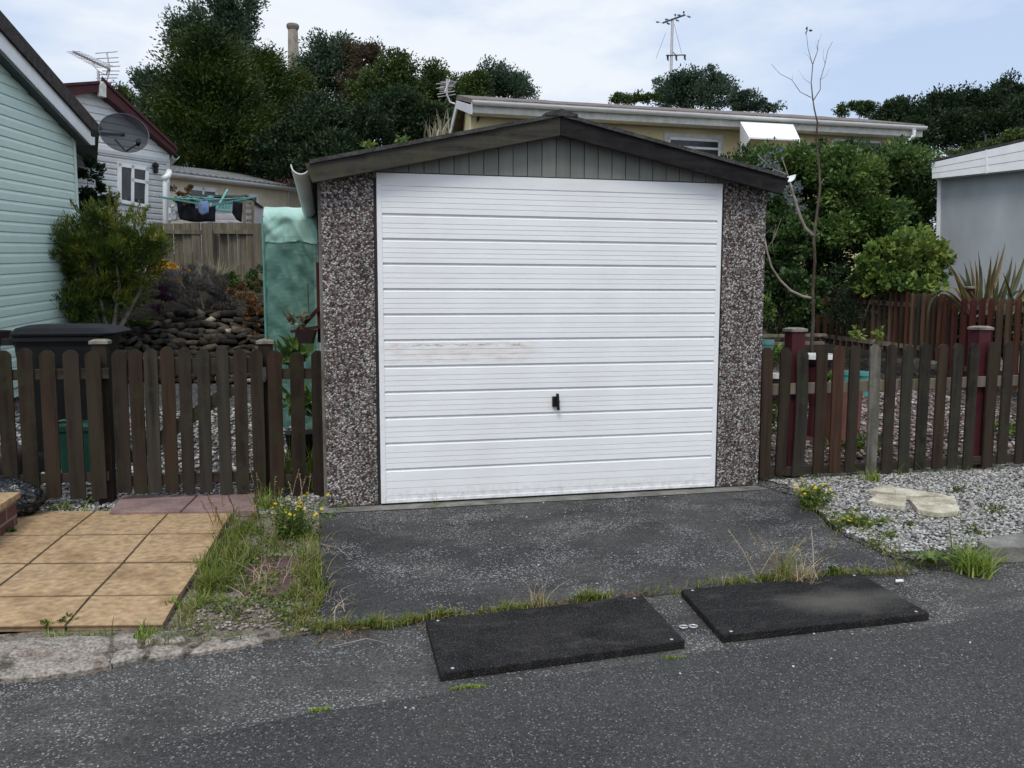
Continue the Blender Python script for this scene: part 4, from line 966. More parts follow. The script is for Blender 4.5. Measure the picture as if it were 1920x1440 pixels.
def window(wall, parent, px, bars=(), depth=.05, fw=.055, glass='glass', name='window', curtain=False):
    """px: outer corners tl,tr,br,bl. bars: list of ((u0,v0),(u1,v1)) in 0..1"""
    c = [np.array(wall.inv(*p)) for p in px]
    def uv(u, v): a = c[0]*(1-u)+c[1]*u; b_ = c[3]*(1-u)+c[2]*u; return a*(1-v)+b_*v
    f = MB()
    def strip(p, q, w=fw):
        p, q = uv(*p), uv(*q); d = q-p; d /= np.linalg.norm(d)+1e-9; n = np.array([-d[1], d[0]])*w/2
        f.prism([wall.pt(*(p-n-d*w/2), depth), wall.pt(*(q-n+d*w/2), depth), wall.pt(*(q+n+d*w/2), depth), wall.pt(*(p+n-d*w/2), depth)], -wall.n*(depth-.004))
    root = None
    e = .0
    for i, (p, q) in enumerate((((0, 0), (1, 0)), ((1, 0), (1, 1)), ((1, 1), (0, 1)), ((0, 1), (0, 0)))): strip(p, q, fw+(.003 if i % 2 else 0))
    W_ = f.build(name, M['upvc'], parent)
    f = MB()
    for b_ in bars: strip(*b_, fw*.9)
    if bars:
        o_ = f.build('mullion', M['upvc'], W_)
    g = MB(); g.prism([wall.pt(*uv(0, 0), .034), wall.pt(*uv(1, 0), .034), wall.pt(*uv(1, 1), .034), wall.pt(*uv(0, 1), .034)], -wall.n*.004)
    g.build('pane', M[glass], W_)
    return W_
window(WH, HH, [(221, 309), (272, 317), (271, 387), (221, 377)], [((.47, 0), (.47, 1)), ((.47, .36), (1, .36))], fw=.055)
def walllamp(px, py, wall=WH, par=HH):
    a = wall.inv(px, py); L = MB()
    p = wall.pt(a[0], a[1]+.06, .06); L.lathe(p, [(0, .07), (.05, .03), (.055, .0), (.04, -.02), (.035, -.11), (0, -.12)], 8)
    L.tube([wall.pt(a[0], a[1], 0), wall.pt(a[0], a[1]+.02, .05), p+np.array([0, 0, .04])], .012, 6); L.build('wall_lamp', M['blackplastic'], par)
walllamp(172, 297); walllamp(287, 319)
g0 = WH.pt(S1+.05, er[1]-.10, .12); gutter(g0, g0+bk2, .055, 'upvc', HH)
mb = MB(); mb.tube([P(309, 330, 13.6), P(312, 337, 13.6), P(310, 345, 13.6), P(311, 470, 13.6)], .045, 10); mb.build('downpipe', M['upvc'], HH, smooth=True)
mb = MB(); mb.tube([P(317, 322, 13.7), P(315, 330, 13.6), P(306, 336, 13.55)], .05, 8); mb.build('downpipe', M['upvc'], HH, smooth=True)
# aerial on its gable
def yagi(name, base_, mast, boom0, boom1, refl, el, n, par_label, rad=.008, reflpx=None):
    r = thing(name, base_[0], par_label, 'tv aerial')
    mb = MB(); mb.tube(base_, .02, 8); mb.build('mast', M['alu'], r)
    mb = MB(); mb.bar(boom0, boom1, .022, .022); d = (boom1-boom0)/np.linalg.norm(boom1-boom0)
    mb.build('boom', M['alu'], r)
    e = MB(); s = np.cross(d, (0, 0, 1)); s /= np.linalg.norm(s)
    for i in range(n):
        c = boom0+(boom1-boom0)*(i/(n-1)*.86); l = el*(.6+.4*i/n); e.tube([c-s*l/2, c+s*l/2], rad*.7, 5); e.box(*sum([[v-.013, v+.013] for v in c], []))
    e.build('elements', M['alu'], r); return r, d, s
d_ = 13.0
r, dd_, ss_ = yagi('tv_aerial', [P(187, 190, d_), P(185, 160, d_), P(184, 132, d_)], None, P(138, 97, d_-.9), P(206, 130, d_), None, .34, 13, 'tall metal tv aerial with reflector rods, on the white home gable')
mb = MB(); mb.tube([P(184, 132, d_), P(176, 122, d_), P(174, 114, d_)], .014, 6); mb.tube([P(184, 132, d_), P(199, 140, d_), P(203, 130, d_)], .014, 6); mb.build('cradle', M['alu'], r)
mb = MB()
mb.tube([P(200, 98, d_), P(206, 130, d_), P(199, 156, d_)], .012, 6)
for (xa, ya, xb, yb) in ((179, 100, 220, 97), (181, 110, 222, 108), (194, 118, 223, 116), (196, 125, 225, 124), (192, 133, 224, 133), (186, 140, 222, 140), (181, 147, 220, 146), (178, 155, 217, 154)):
    mb.tube([P(xa, ya, d_+.05), P(xb, yb, d_-.05)], .0075, 5)
mb.build('reflector_rods', M['alu'], r)
mb = MB(); mb.box(*sum([[v-.05, v+.05] for v in P(181, 178, 13.05)], [])); mb.build('bracket', M['alu'], r)

# cream bungalow with grey roof, far left behind -----------------------------
WC = Wall(P(300, 330, 20), P(540, 357, 26)); cc = WC.pt(0, 0); cc[2] = 1.5
CH = thing('bungalow', cc, 'cream bungalow with grey corrugated-looking tile roof, behind the washing line', 'house')
zc = WC.inv(540, 357)[1]; S1c = WC.inv(540, 357)[0]
mb = MB(); mb.prism([WC.pt(-1.5, zc-3), WC.pt(S1c, zc-3), WC.pt(S1c, zc+.05), WC.pt(-1.5, zc+.05)], -WC.n*.15).build('wall', M['cream'], CH)
en = WC.pt(S1c, zc-3); bk3 = -WC.n*6
mb = MB(); mb.prism([en, en+np.array([0, 0, 3.05]), en+bk3+np.array([0, 0, 3.05]), en+bk3], -WC.e*.1).build('wall', M['cream'], CH)
g0, g1 = WC.pt(-1.5, zc+.06, .3), WC.pt(S1c+.35, zc+.06, .3)
gutter(g0, g1, .07, 'upvc', CH)
fb_ = MB(); fb_.bar(g0+[0, 0, -.02]-WC.n*.085, g1+[0, 0, -.02]-WC.n*.085, .02, .14).build('fascia', M['upvc'], CH)
rA, rB = P(300, 308, 22.5), P(446, 326, 26.5)
e0, e1 = g0+np.array([0, 0, .04]), g1+np.array([0, 0, .04])
rf = MB(); nn = 60; V = []; F = []
for i in range(nn+1):
    t = i/nn; a = e0*(1-t)+e1*t; b_ = rA*(1-t)+rB*t; k = .03*(i % 2)
    V += [a+[0, 0, k], b_+[0, 0, k], a+[0, 0, k-.06], b_+[0, 0, k-.06]]
for i in range(nn):
    b0 = 4*i; F += [(b0, b0+4, b0+5, b0+1), (b0+2, b0+3, b0+7, b0+6), (b0, b0+2, b0+6, b0+4)]
F.append((4*nn, 4*nn+2, 4*nn+3, 4*nn+1)); rf.add(V, F); rf.prism([e1, rB, rB+WC.e*.03+[0, 0, -.9]+WC.e*2.4+bk3*.5, e1+bk3*.9], (0, 0, -.05))
rf.build('roof', M['greytile'], CH)
window(WC, CH, [(352, 352), (403, 357), (403, 395), (352, 393)], [((.5, 0), (.5, 1))], fw=.10)
window(WC, CH, [(463, 366), (480, 367), (480, 392), (463, 392)], [], fw=.09)
mb = MB(); mb.tube([P(541, 357, 26.3), P(538, 364, 26.1), P(538, 410, 26.1)], .05, 8).build('downpipe', M['upvc'], CH)
# red roofed bungalow behind
RH = thing('bungalow', (P(560, 420, 33)[0], P(560, 420, 33)[1], 2), 'bungalow with dull red roof, just left of the garage gutter', 'house')
q = [P(500, 316, 36), P(640, 316, 36), P(640, 346, 32), P(500, 346, 32), P(474, 336, 33)]
mb = MB(); mb.prism(q, (0, 0, -.12)).build('roof', M['redtile'], RH)
q = [P(530, 352, 32.4), P(640, 352, 32.4), P(640, 440, 32.4), P(530, 440, 32.4)]
mb = MB(); mb.prism(q, (0, 3, 0)).build('wall', M['cream'], RH)
mb = MB(); mb.bar(P(520, 350, 32), P(640, 350, 32), .1, .11).build('gutter', M['upvc'], RH)

# shed, timber fence and washing --------------------------------------------
SD = 16.5
SH = thing('garden_shed', P(430, 440, SD)*np.array([1, 1, 0])+np.array([0, 0, 1.5]), 'pale lilac garden shed with thin dark roof, behind the washing line', 'shed')
WS = Wall(P(358, 372, SD), P(457, 372, SD+.1)); S1s = WS.inv(457, 372)[0]; zs = WS.inv(457, 372)[1]
siding(WS, SH, 'lilac', zs-1.6, zs, .12, lambda z: (0, S1s), out=.01)
mb = MB(); mb.prism([WS.pt(0, zs-1.7, -.01), WS.pt(S1s, zs-1.7, -.01), WS.pt(S1s, zs, -.01), WS.pt(0, zs, -.01)], -WS.n*1.6).build('wall', M['lilac'], SH)
WS2 = Wall(P(457, 372, SD+.1), P(490, 390, SD+1.2))
q = [(457, 372), (466, 372), (490, 391), (490, 425), (457, 425)]
mb = MB(); mb.prism([WS2.pt(*WS2.inv(*p), .01) for p in q], -WS2.n*.06).build('wall', M['lilac'], SH)
mb = MB(); mb.prism([P(352, 364, SD-.15), P(458, 366, SD-.05), P(462, 369, SD-.05), P(352, 368, SD-.15)], (0, 1.3, .1)); mb.prism([P(456, 365, SD), P(464, 367, SD+.05), P(494, 388, SD+1.2), P(493, 391, SD+1.2), P(462, 372, SD)], (-.5, 1.0, 0)).build('roof', M['darkmetal'], SH)
mb = MB(); mb.hexa([WS2.pt(.02, zs-1.7, .02), WS2.pt(.10, zs-1.7, .02), WS2.pt(.10, zs-1.7, .04), WS2.pt(.02, zs-1.7, .04)], [WS2.pt(.02, zs, .02), WS2.pt(.10, zs, .02), WS2.pt(.10, zs, .04), WS2.pt(.02, zs, .04)]).build('corner_trim', M['lilac'], SH)
# trellises
def trellis(pxs, nx_, ny_, d, label, m='oldboard', w=.035):
    tl, tr, br, bl = [P(*p, d) for p in pxs]; c = (bl+br)/2
    r = MB()
    for i in range(nx_): t = i/(nx_-1); r.bar(tl*(1-t)+tr*t, bl*(1-t)+br*t, w, .015, up=(0, 1, 0))
    for j in range(ny_): t = j/(ny_-1); r.bar((tl*(1-t)+bl*t)+[0, .016, 0], (tr*(1-t)+br*t)+[0, .016, 0], w, .015, up=(0, 1, 0))
    return tag(r.build('trellis', M[m]), label, 'trellis')
trellis([(457, 378), (474, 378), (474, 425), (457, 425)], 2, 5, 15.4, 'brown wooden trellis standing in front of the shed end', w=.05)
trellis([(404, 382), (433, 384), (433, 397), (404, 395)], 6, 3, 15.6, 'small turquoise trellis panel against the shed wall', 'teal', w=.028)
# board fence
FD0, FD1 = 12.6, 12.9
TF = thing('timber_fence', P(400, 530, 12.8), 'grey weathered board fence with a top rail, below the washing line', 'fence')
cx = [297, 316, 334, 351, 368, 386, 402, 419, 436, 453, 469, 483, 496]
for i, x in enumerate(cx):
    k = 15.8; yt = 418+random.uniform(-1, 1); a = P(x-k/2-1, yt, 12.8); b_ = P(x+k/2-1, 540, 12.8)
    mb = MB(); mb.box(a[0], P(x+k/2-1, yt, 12.8)[0], a[1], a[1]+.02, b_[2], a[2]); mb.build('board', M['oldboard'], TF)
for (y0, y1) in ((430, 438), (520, 526)):
    for (xa, xb) in ((296, 389), (401, 498)):
        a = P(xa, y0, 12.7); b_ = P(xb, y1, 12.7); mb = MB(); mb.box(a[0], b_[0], a[1]-.01, a[1]+.07, b_[2], a[2]).build('rail', M['oldboard'], TF)
a = P(389, 417, 12.65); b_ = P(400, 540, 12.65); mb = MB(); mb.box(a[0], b_[0], a[1]-.03, a[1]+.07, b_[2], a[2]).build('post', M['oldboard'], TF)
# rotary airer
AD = 14.0
AR = thing('rotary_airer', P(395, 440, AD), 'turquoise rotary washing line half folded, above the grey board fence', 'washing line')
hub = P(395, 372, AD)
mb = MB(); mb.tube([P(397, 450, AD), hub], .022, 8).build('pole', M['alu'], AR)
mb = MB(); mb.lathe(hub, [(0, .05), (.05, .04), (.06, 0), (.05, -.05), (0, -.06)], 10).build('hub', M['teal'], AR)
for (x, y, d) in ((298, 369, 13.3), (427, 356, 14.8), (475, 370, 13.4), (352, 367, 15.0)):
    mb = MB(); e_ = P(x, y, d); s_ = hub+np.array([0, 0, -.12]) if x != 427 else P(404, 395, 14.1)
    mb.bar(s_+(0 if x != 352 else 0), e_, .03, .03); mb.build('arm', M['teal'], AR)
mb = MB()
tips = [P(300, 370, 13.3), P(352, 367, 15.0), P(475, 370, 13.4)]
for f in (1., .82, .64, .46):
    q = [hub+(t-hub)*f for t in tips]
    for i in range(3):
        a, b_ = q[i], q[(i+1) % 3]; mb.tube([a, (a+b_)/2-[0, 0, .04], b_], .005, 4)
mb.build('line', M['teal'], AR)
def garment(name, pxs, d, m, label, cat, fold=.05, nf=3, group='washing on the line'):
    """hanging cloth from a pixel outline, subdivided into folds and given thickness"""
    import bmesh
    bm = bmesh.new(); vs = [bm.verts.new(P(*p, d)) for p in pxs]; f = bm.faces.new(vs)
    bmesh.ops.triangulate(bm, faces=bm.faces[:]); bmesh.ops.subdivide_edges(bm, edges=bm.edges[:], cuts=5, use_grid_fill=True)
    for v in bm.verts:
        v.co.y += fold*sin(v.co.x*nf*6+v.co.z*2)+.04*mnoise.noise(v.co*5)
    me = bpy.data.meshes.new(name); bm.to_mesh(me); bm.free(); me.materials.append(M[m]); me.polygons.foreach_set('use_smooth', [True]*len(me.polygons))
    o = bpy.data.objects.new(name, me); COL.objects.link(o); so_ = o.modifiers.new('t', 'SOLIDIFY'); so_.thickness = .012
    return tag(o, label, cat, group)
garment('trousers', [(332, 372), (341, 370), (344, 385), (355, 388), (357, 371), (362, 370), (366, 390), (386, 390), (403, 385), (403, 416), (357, 416), (339, 412), (334, 396)], 13.75, 'cloth_black', 'large black clothes hanging from the left arm of the washing line', 'clothes')
garment('shirt', [(371, 385), (378, 379), (389, 377), (392, 388), (391, 400), (380, 404), (374, 398)], 13.55, 'cloth_blue', 'small blue patterned cloth hanging over the black clothes', 'clothes')
garment('shorts', [(437, 377), (455, 380), (453, 416), (443, 412), (435, 399)], 13.5, 'cloth_black', 'black shorts hanging alone at the right of the washing line', 'clothes')
garment('sheet', [(314, 384), (333, 382), (336, 412), (314, 416)], 13.9, 'cloth_floral', 'grey and white floral cloth hanging at the far left of the washing line', 'clothes')

# ================================================================== RIGHT BUNGALOW
WB = Wall(P(885, 195, 15.9), P(1735, 243, 18.2)); bz = WB.pt(0, 0); bz[2] = 1.4
BH = thing('bungalow', bz, 'long cream bungalow with brown roof, white gutter and white door canopy, behind the garage', 'house')
zg = WB.inv(1300, 219)[1]; Lb = WB.inv(1735, 243)[0]
IN = .40
mb = MB(); mb.prism([WB.pt(.05, zg-4, -IN), WB.pt(Lb-.35, zg-4, -IN), WB.pt(Lb-.35, zg+.1, -IN), WB.pt(.05, zg+.1, -IN)], -WB.n*.15).build('wall', M['yellowwall'], BH)
gA, gB = P(885, 189, 15.75), P(1735, 238, 18.05)
gutter(gA, gB, .075, 'upvc', BH)
dn_ = np.array([0, 0, -.11])
mb = MB(); a0 = gA-WB.n*.09+dn_; a1 = gB-WB.n*.09+dn_; mb.bar(a0, a1, .025, .17).build('fascia', M['upvc_old'], BH)
mb = MB(); mb.prism([a0+[0, 0, -.083], a1+[0, 0, -.083], a1+[0, 0, -.083]-WB.n*.3, a0+[0, 0, -.083]-WB.n*.3], (0, 0, .015)).build('soffit', M['upvc_old'], BH)
rg0 = P(857, 178, 18.0); rdir = (gB-gA); rg1 = rg0+rdir*.99
far0 = rg0+(rg0-gA)*np.array([1, 1, 0])+np.array([0, 0, gA[2]-rg0[2]]); far1 = far0+rdir
V = []; F = []; nn = 50; mb = MB()
for i in range(nn+1):
    t = i/nn
    for a in (gA+rdir*t+[0, 0, .05]-WB.n*.02, rg0+(rg1-rg0)*t, far0+rdir*t):
        V += [a+[0, 0, .012*mnoise.noise(Vector((t*40, a[1], 0)))], a+[0, 0, -.09]]
for i in range(nn):
    b0 = 6*i; F += [(b0, b0+6, b0+8, b0+2), (b0+2, b0+8, b0+10, b0+4), (b0+1, b0+3, b0+9, b0+7), (b0+3, b0+5, b0+11, b0+9), (b0, b0+1, b0+7, b0+6)]
for b0 in (0, 6*nn): F += [(b0, b0+2, b0+3, b0+1), (b0+2, b0+4, b0+5, b0+3)]
mb.add(V, F); mb.build('roof', M['browntile'], BH)
# gable end
e0_, e1_ = WB.pt(.05, zg-4, -IN), far0+np.array([.35, -.2, 0]); e1_[2] = e0_[2]; rr = (e0_+e1_)/2
zt_ = zg+.1; mb = MB(); mb.prism([e0_, e1_, (e1_[0], e1_[1], zt_+WB.p0[2]), (rr[0], rr[1], rg0[2]-.2), (e0_[0], e0_[1], zt_+WB.p0[2])], (.12, .02, 0)).build('wall', M['yellowwall'], BH)
mb = MB(); mb.bar(gA+[0, 0, -.16]-WB.n*.02, rg0+[0, 0, -.2], .03, .16).build('bargeboard', M['upvc'], BH)
mb = MB(); mb.bar(rg0+[0, 0, -.2], far0+[0, 0, -.16], .03, .16).build('bargeboard', M['upvc'], BH)
WB2 = Wall(WB.pt(0, 0, -IN), WB.pt(1, 0, -IN))
wallpoly(WB2, BH, 'upvc_old', [(1245, 249), (1355, 254), (1355, 262), (1245, 257)], .03, .03, 'window_surround')
wallpoly(WB2, BH, 'upvc_old', [(1245, 257), (1251, 257), (1251, 320), (1245, 320)], .03, .03, 'window_surround')
wallpoly(WB2, BH, 'upvc_old', [(1349, 262), (1355, 262), (1355, 320), (1349, 320)], .03, .03, 'window_surround')
window(WB2, BH, [(1253, 260), (1347, 265), (1347, 320), (1253, 318)], [((0, .26), (1, .28)), ((.5, .28), (.5, 1))], depth=.05, fw=.05)
window(WB2, BH, [(1560, 262), (1650, 268), (1650, 310), (1560, 310)], [((.5, 0), (.5, 1))], fw=.05)
# door canopy
CN = [P(1388, 231, 16.9), P(1487, 236, 17.2), P(1500, 264, 16.2), P(1404, 260, 15.95)]
mb = MB(); mb.prism(CN, (0, 0, .03)); mb.prism([CN[0], CN[3], CN[3]+[0, 0, -.03], CN[0]+[0, 0, -.75]], (.02, 0, 0)); mb.prism([CN[1], CN[2], CN[2]+[0, 0, -.03], CN[1]+[0, 0, -.75]], (-.02, 0, 0))
mb.build('canopy', M['upvc'], BH)
mb = MB(); p_ = P(1714, 244, 17.95); mb.tube([p_, p_-[0, 0, .12], p_+np.array([-.30, .2, -.42]), p_+np.array([-.30, .2, -2.4])], .042, 8).build('downpipe', M['upvc'], BH)
for px, py in ((896, 224), (907, 214)):
    a = WB2.inv(px, py); mb = MB(); c = WB2.pt(*a, .03); mb.lathe(c, [(0, 0), (.03, .01), (.01, .02), (0, .02)], 6, axis=WB2.n); mb.prism([c+[-.02, 0, -.07], c+[.03, 0, .0], c+[.02, 0, .09], c+[-.03, 0, .02]], (0, .02, 0)); mb.build('wall_ornament', M['darkmetal'], BH)
d_ = 16.6
r, dd_, ss_ = yagi('tv_aerial', [P(853, 195, d_), P(844, 192, d_), P(838, 178, d_), P(838, 148, d_)], None, P(834, 172, d_-.5), P(843, 150, d_+.3), None, .35, 7, 'small tv aerial on a bent pole at the left end of the long bungalow', rad=.007)
mb = MB()
for (xa, ya, xb, yb) in ((818, 158, 848, 152), (818, 166, 850, 160), (820, 177, 853, 171), (821, 182, 854, 177)): mb.tube([P(xa, ya, d_), P(xb, yb, d_+.1)], .008, 5)
mb.build('reflector_rods', M['alu'], r)

# grey garage at the right ----------------------------------------------------
WR = Wall(P(1760, 336, 11.8), P(1920, 318, 10.9)); gr_ = WR.pt(0, 0); gr_[2] = .5
GR = thing('garage', gr_, 'grey rendered garage with a deep white fascia at the right edge', 'garage')
Lr = 5.0; zr_ = 0.03
mb = MB(); mb.prism([WR.pt(0, -2.8), WR.pt(Lr, -2.8), WR.pt(Lr, .1), WR.pt(0, .1)], -WR.n*.15).build('wall', M['greywall'], GR)
q0 = WR.pt(0, -2.8, -.02); q1 = q0-WR.n*5
mb = MB(); mb.prism([q0, q1, q1+[0, 0, 2.9], q0+[0, 0, 2.9]], (.1, 0, 0)).build('wall', M['greywall'], GR)
wallpoly(WR, GR, 'upvc', [(1759, 336), (1765, 336), (1760, 560), (1754, 560)], .02, .03, 'corner_trim')
WR2 = Wall(WR.pt(0, 0, .2), WR.pt(1, 0, .2))
tl, bl = WR2.inv(1747, 305), WR2.inv(1747, 335); tr_, br_ = WR2.inv(1920, 265), WR2.inv(1920, 317)
k = 3.0
def er_(a, b_): return (a[0]+(b_[0]-a[0])*k, a[1]+(b_[1]-a[1])*k)
tr_, br_ = er_(tl, tr_), er_(bl, br_)
for j in range(3):
    def mixp(a, b_, t): return (a[0]*(1-t)+b_[0]*t, a[1]*(1-t)+b_[1]*t)
    t0, t1 = j/3+.006, (j+1)/3-.006
    mb = MB(); mb.prism([WR2.pt(*mixp(tl, bl, t0), -.004*j), WR2.pt(*mixp(tr_, br_, t0), -.004*j), WR2.pt(*mixp(tr_, br_, t1), -.004*j), WR2.pt(*mixp(tl, bl, t1), -.004*j)], -WR2.n*.025); mb.build('fascia', M['upvc'], GR)
mb = MB(); mb.prism([WR2.pt(*tl, -.03), WR2.pt(*tr_, -.03), WR2.pt(*br_, -.03), WR2.pt(*bl, -.03)], -WR2.n*.02).build('fascia_backing', M['upvc_old'], GR)
jx = mixp(tl, tr_, .205); jb = mixp(bl, br_, .205); mb = MB(); mb.prism([WR2.pt(jx[0]-.012, jx[1]+.004, .003), WR2.pt(jx[0]+.012, jx[1]+.004, .003), WR2.pt(jb[0]+.012, jb[1]-.004, .003), WR2.pt(jb[0]-.012, jb[1]-.004, .003)], -WR2.n*.01).build('fascia_joint', M['upvc'], GR)
mb = MB(); mb.prism([WR2.pt(tl[0], tl[1]+.01, .0), WR2.pt(*tr_, .0), WR2.pt(*tr_, 0)-WR.n*5, WR2.pt(tl[0], tl[1]+.01, 0)-WR.n*5], (0, 0, .03)).build('roof', M['felt'], GR)
mb = MB(); mb.prism([WR2.pt(*bl, -.03), WR2.pt(*br_, -.03), WR.pt(br_[0], br_[1], 0), WR.pt(bl[0], bl[1], 0)], (0, 0, .01)).build('soffit', M['upvc'], GR)

# chimney stack and pole far away --------------------------------------------
ch = thing('chimney_stack', P(549, 230, 110)*np.array([1, 1, 0])+np.array([0, 0, 14]), 'tall tapering old mine chimney above the trees, with a wider rim', 'chimney')
bq = P(549, 200, 110); tq = P(549, 52, 110); rd_ = 10.3*110/FPX
mb = MB(); bq = np.array([tq[0], tq[1], bq[2]]); mb.lathe(bq, [(rd_*1.5, -8), (rd_*1.22, 0), (rd_*.86, tq[2]-bq[2]), (0, tq[2]-bq[2])], 24).build('shaft', M['chimney'], ch, smooth=True)
mb = MB(); mb.lathe(tq, [(rd_*.92, -.25), (rd_*1.12, .0), (rd_*1.12, .35), (rd_*.95, .45), (rd_*.85, .42), (rd_*.80, -.2)], 24).build('rim', M['chimney'], ch, smooth=True)
PD = 62.
up_ = thing('utility_pole', P(1256, 230, PD), 'tall pale utility pole with an insulator crossarm, above the trees behind the bungalow', 'utility pole')
sc = PD/FPX
mb = MB(); mb.tube([P(1255, 260, PD), P(1258, 140, PD), P(1261, 35, PD)], [3.2*sc, 2.7*sc, 2.4*sc], 10).build('shaft', M['alu'], up_)
mb = MB(); mb.bar(P(1243, 43, PD-.4), P(1284, 28, PD+.4), .10, .12).build('crossarm', M['darkmetal'], up_)
mb = MB(); mb.bar(P(1249, 104, PD-.2), P(1285, 103, PD+.2), .07, .07); mb.bar(P(1260, 96, PD), P(1267, 103, PD), .05, .05).build('crossarm', M['darkmetal'], up_)
for x, y in ((1266, 28), (1282, 23)):
    mb = MB(); mb.lathe(P(x, y, PD), [(0, .10), (.07, .05), (.07, -.04), (.02, -.08), (.02, -.3), (0, -.3)], 8).build('insulator', M['darkmetal'], up_)
for x, y in ((1233, 42), (1250, 37), (1273, 29), (1253, 44), (1270, 38), (1292, 31)):
    mb = MB(); a = P(x-3.2, y-1, PD); b_ = P(x+3.2, y+(1.5 if x in (1253, 1270, 1292) else -.5), PD); mb.tube([a, a*.6+b_*.4, b_], [.045, .07, .045], 6).build('insulator', M['teal'], up_)
for x, y in ((1252, 108), (1268, 108), (1284, 107)):
    mb = MB(); mb.tube([P(x, 103, PD), P(x, y+3, PD), P(x+1.5, y+6, PD)], [.09, .07, .04], 6).build('insulator', M['darkmetal'], up_)
mb = MB()
for a, b_ in (((1243, 43), (1233, 42)), ((1284, 29), (1292, 31)), ((1250, 37), (1243, 43)), ((1248, 62), (1230, 110)), ((1264, 45), (1278, 100))): mb.tube([P(*a, PD), P(*b_, PD)], .012, 4)
mb.build('wire', M['darkmetal'], up_)

# ================================================================== TERRACE AND STONE WALL
tp = [P(60, 640, 9.6), P(215, 622, 10.0), P(310, 592, 10.25), P(500, 592, 10.3), P(640, 592, 10.6), P(640, 530, 13.2), P(500, 531, 13.2), P(60, 531, 13.2)]
mb = MB(); mb.prism(tp, (0, 0, -1.4)); mb.build('garden_bed', M['soil'], kind='structure')
mb = MB(); mb.prism([P(500, 531, 13.0), P(700, 531, 13.0), P(700, 470, 22), P(100, 470, 22), P(60, 531, 13.0)], (0, 0, -2)); mb.build('upper_bank', M['soil'], kind='structure')
SW = thing('stone_wall', P(360, 700, 9.7), 'low rough wall of piled rubble stones behind the garden gate', 'stone wall')
V = []; F = []; Rn = []; nb = 0; y = 712
while y > 586:
    d = 9.55+(712-y)/126*.75; x = 200+random.uniform(0, 20)
    while x < 505:
        w = random.uniform(14, 34); h = random.uniform(7, 13.5)
        if y > 628-.42*(x-212) or x > 312:
            s = d/FPX; c = P(x+w/2, y+random.uniform(-2.5, 2.5), d+random.uniform(-.05, .05))
            so_ = Vector((random.random()*50, 0, 0)); v = np.array([np.array(q)*(1+.7*mnoise.noise(Vector(q)*1.4+so_)) for q in RV]); v = np.clip(v, -.56, .56)*1.55*(1+RNG.uniform(-.13, .13, (len(RV), 3)))
            v = v*np.array([w*.56*s, .12, h*.60*s]); R_ = np.array(Matrix.Rotation(random.gauss(0, .3), 3, 'Y') @ Matrix.Rotation(random.gauss(0, .3), 3, 'Z'))
            v = v@R_.T+c; V.append(v); F.append(RF+nb); nb += len(v); q = random.random(); Rn += [1.0 if q > .965 else q*.9]*len(v)
        x += w*random.uniform(.72, .95)
    y -= 10.2
fastmesh('stone', np.concatenate(V), 3, M['rock'], Rn, SW, F=np.concatenate(F))
mb = MB(); mb.prism([P(205, 725, 9.9), P(505, 725, 9.9), P(505, 600, 10.45), P(310, 600, 10.45), P(212, 632, 10.3)], (0, .3, 0)).build('core', M['soil'], SW)

# ================================================================== LEFT YARD OBJECTS
# wheelie bin
bc = P(133, 700, 6.0); bx, by = bc[0], bc[1]
WBn = thing('wheelie_bin', (bx, by, 0), 'black wheelie bin standing behind the picket fence beside the mint green home', 'wheelie bin')
def loft(mb, secs, rnd=.5, n=5):
    """secs: list of (cx,cy,w,d,z,r) rounded rects"""
    V = []; F = []; ring = 4*n
    for cx_, cy_, w, d, z, r in secs:
        for q, (sx_, sy_) in enumerate(((1, 1), (-1, 1), (-1, -1), (1, -1))):
            for k in range(n):
                a = pi/2*q+pi/2*k/(n-1); V.append((cx_+sx_*(w/2-r)+r*cos(a), cy_+sy_*(d/2-r)+r*sin(a), z))
    for i in range(len(secs)-1):
        for k in range(ring): F.append((i*ring+k, i*ring+(k+1) % ring, (i+1)*ring+(k+1) % ring, (i+1)*ring+k))
    F.append(tuple(range(ring))[::-1]); F.append(tuple(range((len(secs)-1)*ring, len(secs)*ring))); mb.add(V, F, rnd); return mb
loft(MB(), [(bx+.01, by, .42, .46, .06, .05), (bx+.01, by, .45, .50, .30, .05), (bx, by, .545, .60, .92, .05), (bx, by, .56, .62, .955, .05), (bx, by, .58, .64, .958, .05), (bx, by, .58, .64, .985, .05)]).build('body', M['blackplastic'], WBn)
mb = MB(); loft(mb, [(bx+.03, by, .64, .66, .988, .06), (bx+.04, by, .66, .67, 1.01, .07), (bx+.02, by, .58, .58, 1.045, .08), (bx-.02, by, .40, .44, 1.062, .1)])
mb.build('lid', M['binlid'], WBn, smooth=False, bevel=.006)
mb = MB(); mb.tube([(bx-.33, by-.26, .955), (bx-.33, by+.26, .955)], .018, 8); mb.box(bx-.345, bx-.27, by-.27, by-.22, .93, .975); mb.box(bx-.345, bx-.27, by+.22, by+.27, .93, .975); mb.build('handle', M['blackplastic'], WBn)
for sy in (-.24, .24):
    mb = MB(); mb.lathe((bx-.16, by+sy, .10), [(0, -.025), (.07, -.025), (.10, -.02), (.10, .02), (.07, .025), (0, .025)], 18, axis=(0, 1, 0)).build('wheel', M['blackplastic'], WBn)
